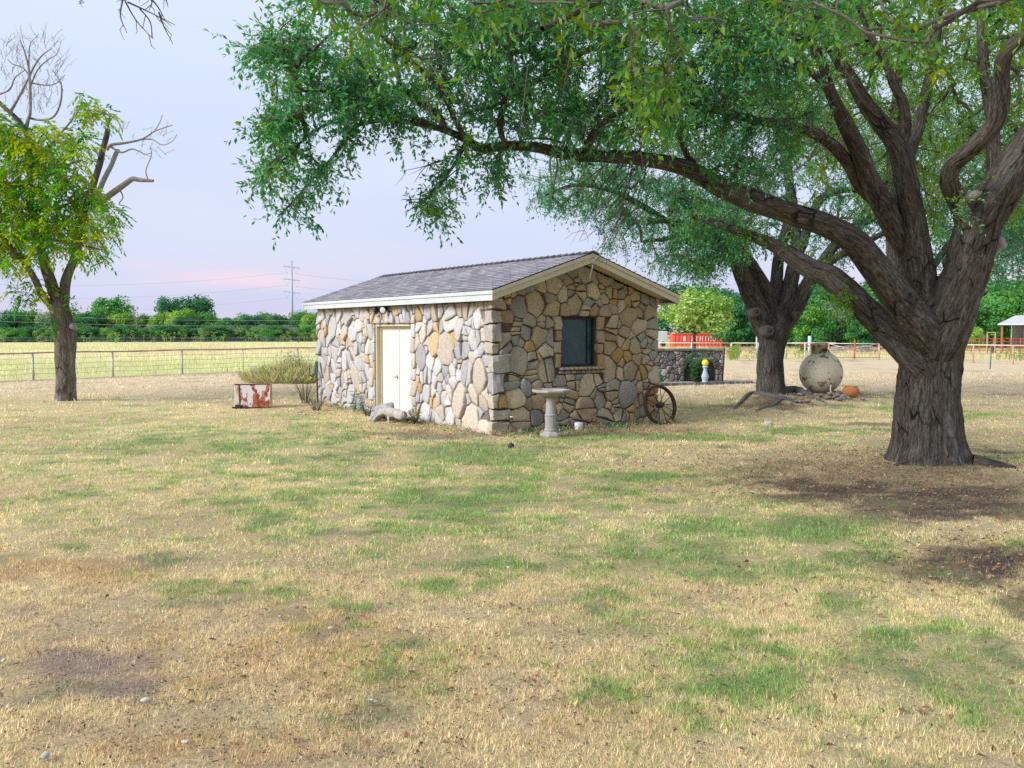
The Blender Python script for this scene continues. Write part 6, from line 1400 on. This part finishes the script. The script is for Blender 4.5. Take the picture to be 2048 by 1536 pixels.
# terracotta pot
pt = thing("terracotta_pot", tuple(atg(1701, 794)), "round terracotta pot tilted beside the old gas tank", "pot")
mb = MB(); mb.lathe([(.12, 0), (.19, .07), (.225, .16), (.20, .235), (.155, .265), (.175, .30), (.17, .305), (.14, .27), (.17, .22)], 24); o = mb.build("body", M['terracotta'], pt, True); o.rotation_euler = (-.06, .07, 0)
# rubble and leaf litter bed round the tank
rk = random.Random(19)
def rock(name, p, s, label, cat, group, col, mat='stone', flat=.6):
    bm = bmesh.new(); bmesh.ops.create_icosphere(bm, subdivisions=2, radius=1); ph = rk.uniform(0, 50)
    pts = np.array([v.co[:] for v in bm.verts]); dn = fbm(pts * 1.1 + ph, 2, 2)
    for v, d in zip(bm.verts, dn): v.co = v.co * (0.62 + .75 * d) ; v.co = Vector((v.co.x * s[0], v.co.y * s[1], v.co.z * s[2]))
    me = bpy.data.meshes.new(name); bm.to_mesh(me); bm.free(); a = me.color_attributes.new("col", 'FLOAT_COLOR', 'POINT'); a.data.foreach_set("color", np.tile(np.array((*col, 1), np.float32), len(me.vertices))); me.materials.append(M[mat])
    o = link(name, me, None, tuple(p), rk.uniform(0, 6)); return tag(o, label, cat, group)
for _ in range(46):
    px, py = rk.uniform(1590, 1725), rk.uniform(790, 803); p = atg(px, py, .05); s = rk.uniform(.03, .085); rock("rubble_stone", p, (s * rk.uniform(.8, 1.6), s, s * .6), "small grey or pinkish rubble stone in the bed under the old gas tank", "stone", "rubble stones round the gas tank", rk.choice([(.24, .21, .21), (.28, .22, .20), (.17, .16, .16), (.26, .19, .14)]))
# dead leaves
def litter(name, label, spots, size, pal, seed):
    rs = np.random.RandomState(seed); P = []
    for px, py, a, b, n in spots:
        for _ in range(n): P.append(at(px + rs.randn() * a, max(700, py + rs.randn() * b)))
    P = np.array(P); P[:, 2] = gz(P[:, 0], P[:, 1]) + .012 + rs.rand(len(P)) * .02; n = len(P)
    D = unit(np.stack([rs.randn(n), rs.randn(n), rs.randn(n) * .25], 1)); Nn = unit(np.array([0, 0, 1.]) + rs.randn(n, 3) * .35); LL = size * (.6 + .8 * rs.rand(n)); c_ = np.array(pal)[rs.choice(len(pal), n)] * (.7 + .6 * rs.rand(n, 1))
    V, T, cc = leaf_arrays(P, D, Nn, LL, LL * .5, c_); tag(link(name, mesh_np(name, V, T, None, M['grass'], cc)), label, None, None, "stuff")
# low weeds and dead grass along the foot of the shed walls
rs = np.random.RandomState(17); m_ = 2600; lx = np.where(rs.rand(m_) < .6, rs.rand(m_) * 4.6 - .3, -rs.rand(m_) ** 1.5 * .5 - .02); ly = np.where(lx > -.05, -rs.rand(m_) ** 1.6 * .6 - .02, rs.rand(m_) * 8.8 - .2); lx2 = np.where(lx > -.05, lx, lx)
P = np.array([from_shed(a_, b_, 0) for a_, b_ in zip(lx2, ly)]); P[:, 2] = gz(P[:, 0], P[:, 1]) + rs.rand(m_) ** 2 * .05
D = unit(np.stack([rs.randn(m_), rs.randn(m_), .3 + 1.2 * rs.rand(m_)], 1)); LL = .075 * (.5 + rs.rand(m_)); cl_n = fbm2(P[:, 0], P[:, 1], 3.0, 50, 2)
c_ = np.where((cl_n + rs.randn(m_) * .08 > .52)[:, None], np.array((.14, .27, .13)), np.array((.42, .33, .21))) * (.6 + .7 * rs.rand(m_, 1))
V, T, cc = leaf_arrays(P, D, unit(rs.randn(m_, 3)), LL, LL * .22, c_, False); tag(link("weeds", mesh_np("weeds", V, T, None, M['grass'], cc)), "low weeds and dead grass along the foot of the shed walls", None, None, "stuff")
litter("dead_leaves", "brown fallen leaves scattered under the oaks and across the lawn", [(1800, 960, 260, 34, 3000), (1500, 905, 300, 26, 1500), (1660, 797, 55, 4, 900), (1520, 815, 70, 8, 700), (830, 866, 90, 9, 700), (1150, 866, 160, 7, 600), (1300, 862, 60, 5, 260), (600, 1300, 700, 130, 420), (1400, 1300, 600, 140, 380), (1950, 1120, 160, 40, 800), (640, 826, 40, 5, 260)], .042, [(.24, .16, .09), (.30, .20, .12), (.13, .085, .055), (.36, .27, .18), (.27, .13, .05)], 3)
litter("lawn_debris", "small dark bits of leaf and twig scattered through the lawn", [(1000, 1300, 800, 150, 4200), (1000, 1050, 700, 70, 2200), (400, 1400, 400, 110, 1600)], .018, [(.10, .07, .05), (.16, .11, .08), (.08, .07, .065), (.22, .15, .09)], 23)
# rusty box
xb = at(467, 817); xb1 = at(537, 817); bw = xb1[0] - xb[0]; rb_ = thing("rusty_cabinet", ((xb[0] + xb1[0]) / 2, xb[1] + .25, 0), "rusty white and red sheet metal cabinet lying on the lawn", "cabinet", .16); bh = .585
def sheet(name, c, d, mat, bev=.008): mb = MB(); mb.box(c, d); return mb.build(name, M[mat], rb_, bevel=bev)
sheet("front_panel", (.06, -.25, bh / 2 + .01), (bw * .84, .02, bh - .03), 'rusty_box'); sheet("corner_panel", (-bw * .43, -.235, bh / 2 + .01), (bw * .13, .03, bh - .02), 'rusty_side'); sheet("body", (0, .03, bh / 2), (bw - .02, .53, bh - .04), 'rusty_side')
sheet("top_flange", (0, -.20, bh - .005), (bw, .14, .018), 'rust'); sheet("side_flange", (bw * .49, -.245, bh / 2), (.02, .04, bh - .02), 'rusty_side'); sheet("seam", (-bw * .355, -.262, bh / 2), (.014, .012, bh - .03), 'rust', 0); sheet("foot_rail", (0, -.24, .012), (bw, .06, .05), 'rust')
mb = MB(); mb.tube([(-bw * .56, -.30, .03), (-bw * .38, -.30, .05), (-bw * .1, -.32, .03)], .022, 6); mb.box((-bw * .40, -.30, .06), (.12, .08, .07)); mb.build("loose_bracket", M['rust'], rb_)
# hydrant post at the left corner of the shed
hp = from_shed(-.14, 8.28, 0); hy = thing("yard_hydrant", tuple(hp), "green headed yard hydrant on a dark pipe at the shed's left corner", "hydrant", .1)
mb = MB(); mb.tube([(.02, 0, -.2), (0, 0, .72)], .020, 8); mb.build("pipe", M['rust'], hy, True)
mb = MB(); mb.box((-.01, 0, .90), (.085, .085, .36), 0, .05); mb.build("head", M['green_paint'], hy, bevel=.012)
mb = MB(); mb.tube(smooth_path([(-.04, -.03, .76), (-.10, -.05, .70), (-.16, -.06, .74), (-.18, -.06, .92)], 4), .014, 6); mb.build("handle", M['black'], hy, True)
# green T post at right
hp = atg(1981, 738); tpo = thing("hydrant_post", tuple(hp), "dark green post with a metal head alone on the lawn right of the big oak", "post")
mb = MB(); mb.tube([(-.03, 0, -.2), (.02, 0, 1.12)], .028, 8); mb.build("pipe", M['green_paint'], tpo, True); mb = MB(); mb.box((.03, 0, 1.0), (.09, .09, .28), 0, .04); mb.build("head", M['green_paint'], tpo, bevel=.01); mb = MB(); mb.tube([(.05, 0, 1.12), (.12, -.02, 1.02), (.11, -.02, .86)], .016, 6); mb.build("handle", M['black'], tpo, True)
# outdoor tap in the gable wall with its rust stain
tp_ = thing("wall_tap", tuple(from_shed(.33, -.06, .28)), "small white tap on a rusty pipe low on the gable wall near the corner", "tap", SHED_YAW)
mb = MB(); mb.tube([(0, .06, 0), (0, -.06, 0), (0, -.10, -.05)], .014, 8); mb.build("spout", M['rust'], tp_, True); mb = MB(); mb.lathe([(.03, -.008), (.03, .008)], 10, (0, -.05, .035)); mb.build("handle", M['white_plastic'], tp_)
# white tub, pale stone, ball
mb = MB(); mb.lathe([(.07, 0), (.075, .02), (.082, .13), (.072, .148), (.0001, .15)], 20, sx=1.05, sy=.8); tag(mb.build("plastic_tub", M['white_plastic'], None, True, loc=tuple(from_shed(1.72, -.28, .0)), rotz=SHED_YAW), "small white plastic tub upside down at the foot of the gable wall", "tub")
pp = atg(1022, 897, .04); mb = MB(); mb.lathe([(.0001, -.052)] + [(.052 * math.sin(t), -.052 * math.cos(t)) for t in np.linspace(.2, PI - .2, 9)] + [(.0001, .052)], 16); tag(mb.build("ball", M['black'], None, True, loc=tuple(pp)), "small black ball on the bare ground in front of the shed corner", "ball")
rock("pale_stone", atg(1536, 850, .03), (.10, .08, .07), "pale round stone on the lawn before the second oak", "stone", None, (.50, .47, .43))
for px, py, s in ((294, 1411, .05), (663, 1265, .035), (560, 1242, .026), (1017, 1142, .026), (930, 1208, .022), (8, 1330, .03), (90, 1524, .04), (371, 1496, .03), (742, 1412, .03), (1155, 1060, .02), (940, 1310, .022), (235, 1410, .02)):
    rock("stone_chip", atg(px, py, .03), (s * .62, s * .42, s * .30), "small white stone chip in the dry foreground grass", "stone", "white stone chips in the foreground grass", (.44, .42, .38))
# driftwood in front of the door
dp = from_shed(-.55, 3.3, 0); dr_ = thing("driftwood", tuple(dp), "weathered grey tree stump and log lying before the shed door", "driftwood", SHED_YAW + PI / 2)
rdw = random.Random(14)
def gnarl(name, pts, r, seed, mat='driftwood', n=14):
    Q = smooth_path(np.array([(*p, q) for p, q in zip(pts, r)]), 6); P = Q[:, :3] + (np.stack([fbm(Q[:, :3] * 5 + 30 * k + seed, 2, 2) for k in range(3)], 1) - .5) * .08
    V, F, bk = tube_np(P, Q[:, 3], n, False, lambda b_, q: q * ((fbm(b_ * np.array((16, 16, 4)) + seed, 6, 3) - .5) * 1.5)); link(name, mesh_np(name, V, None, F, M[mat], None, True, {"bk": bk}), dr_)
gnarl("stump", [(.42, .05, .10), (.22, .04, .19), (.0, .0, .22), (-.24, .0, .18), (-.40, -.05, .10)], [.05, .11, .13, .10, .03], 3); gnarl("log", [(-.15, .12, .22), (-.5, .10, .20), (-.93, .08, .19), (-.95, .08, .19)], [.085, .09, .08, .003], 9, 'wood_grey')
for k in range(15):
    t = rdw.uniform(-2.9, -.2) if k < 11 else rdw.uniform(0, 3); l = rdw.uniform(.26, .46); e = (math.cos(t) * l * 1.35, math.sin(t) * l * .75, rdw.uniform(-.02, .10)); r = rdw.uniform(.035, .075)
    s_ = (e[0] * .25, e[1] * .15, .20); gnarl("root", [s_, ((s_[0] + e[0]) / 2, (s_[1] + e[1]) / 2, (.13 + rdw.uniform(-.04, .05))), e, (e[0] * 1.12, e[1] * 1.1, e[2] - .06)], [.08, r, r * .7, r * .25], 20 + k, rdw.choice(['driftwood', 'driftwood', 'wood_grey']), 9)
gnarl('root', [(.1, -.2, .10), (.4, -.28, .13), (.8, -.22, .06), (.98, -.15, .0)], [.05, .08, .06, .02], 61, 'driftwood', 10); gnarl('root', [(-.3, -.25, .05), (-.65, -.32, .12), (-.95, -.2, .05)], [.05, .06, .02], 62, 'wood_grey', 10)
mb = MB(); mb.box((.72, -.12, .06), (.30, .2, .14), .3, .1, .05, (.45, .45, .47), .8); mb.build("bleached_block", M['driftwood'], dr_, bevel=.03)
# brush pile by the fence
bp_ = at(585, 764); br = thing("brush_pile", tuple(bp_), "grassy heap of cut brush and bare branches by the pipe fence", "brush pile"); rbq = random.Random(6)
n = 8000; rs = np.random.RandomState(8); a = rs.rand(n) * 2 * PI; q = np.sqrt(rs.rand(n)); x_, y_ = np.cos(a) * q * 1.7, np.sin(a) * q * 1.2; z_ = np.maximum(0, .42 * (1 - q ** 2)) * (.5 + fbm(np.stack([x_ * 1.2, y_ * 1.2, x_ * 0], 1), 3, 2)) * rs.rand(n) ** .4
Dv = unit(np.stack([rs.randn(n) * .5 + x_ * .3, rs.randn(n) * .5, .7 + .5 * rs.rand(n)], 1)); c_ = np.array([(.48, .46, .19), (.62, .54, .32), (.32, .42, .13), (.50, .38, .20), (.42, .40, .32)])[rs.choice(5, n, p=[.3, .26, .2, .14, .1])] * (.7 + .6 * rs.rand(n, 1)); LL = .40 * (.4 + .9 * rs.rand(n))
V, T, cc = leaf_arrays(np.stack([x_, y_, z_], 1), Dv, unit(rs.randn(n, 3)), LL, LL * .07, c_, False); link("dry_grass", mesh_np("dry_grass", V, T, None, M['grass'], cc), br)["kind"] = "stuff"
mb = MB(); mb.lathe([(1.5, -.05), (1.2, .12), (.8, .22), (.3, .30), (.0001, .31)], 22, sy=.7); mb.build("mound", mat_plain('mound', (.42, .39, .19), 1, 0, .3, 8, .6, .02), br, True)
for pts, r in (([(-.9, -.2, .1), (-.5, -.2, .45), (-.15, -.15, .75), (-.12, -.1, 1.05)], .022), ([(-.1, -.1, 1.0), (.3, -.2, .6), (.75, -.2, .25)], .016), ([(-.5, -.2, .45), (-.9, -.2, .55)], .012), ([(-.15, -.1, .9), (.2, -.05, 1.0), (.35, 0, 1.1)], .010), ([(1.1, 0, .2), (1.3, .05, .6), (1.25, 0, 1.0)], .014), ([(1.3, 0, .55), (1.7, .1, .7), (2.0, .1, .6)], .010), ([(-1.3, -.2, .05), (-1.1, -.2, .3), (-.8, -.1, .45)], .014)): mb = MB(); mb.tube(smooth_path(pts, 3), np.linspace(r, r * .5, 3 * (len(pts) - 1) + 1), 5); mb.build("branch", M['deadwood'], br, True)
for cx, cz, w in ((-1.3, .25, .35), (1.3, .65, .40), (.1, .85, .25)):
    m_ = 240; P = np.array([cx, -.1, cz]) + rs.randn(m_, 3) * np.array((w, .25, .14)); V, T, cc = leaf_arrays(P, unit(rs.randn(m_, 3)), unit(rs.randn(m_, 3)), .09 * (.5 + rs.rand(m_)), .022 * (.5 + rs.rand(m_)), np.tile(np.array((.17, .22, .15)), (m_, 1)) * (.7 + .6 * rs.rand(m_, 1)), False); link("dried_leaves", mesh_np("dried_leaves", V, T, None, M['leaf'], cc), br)["kind"] = "stuff"
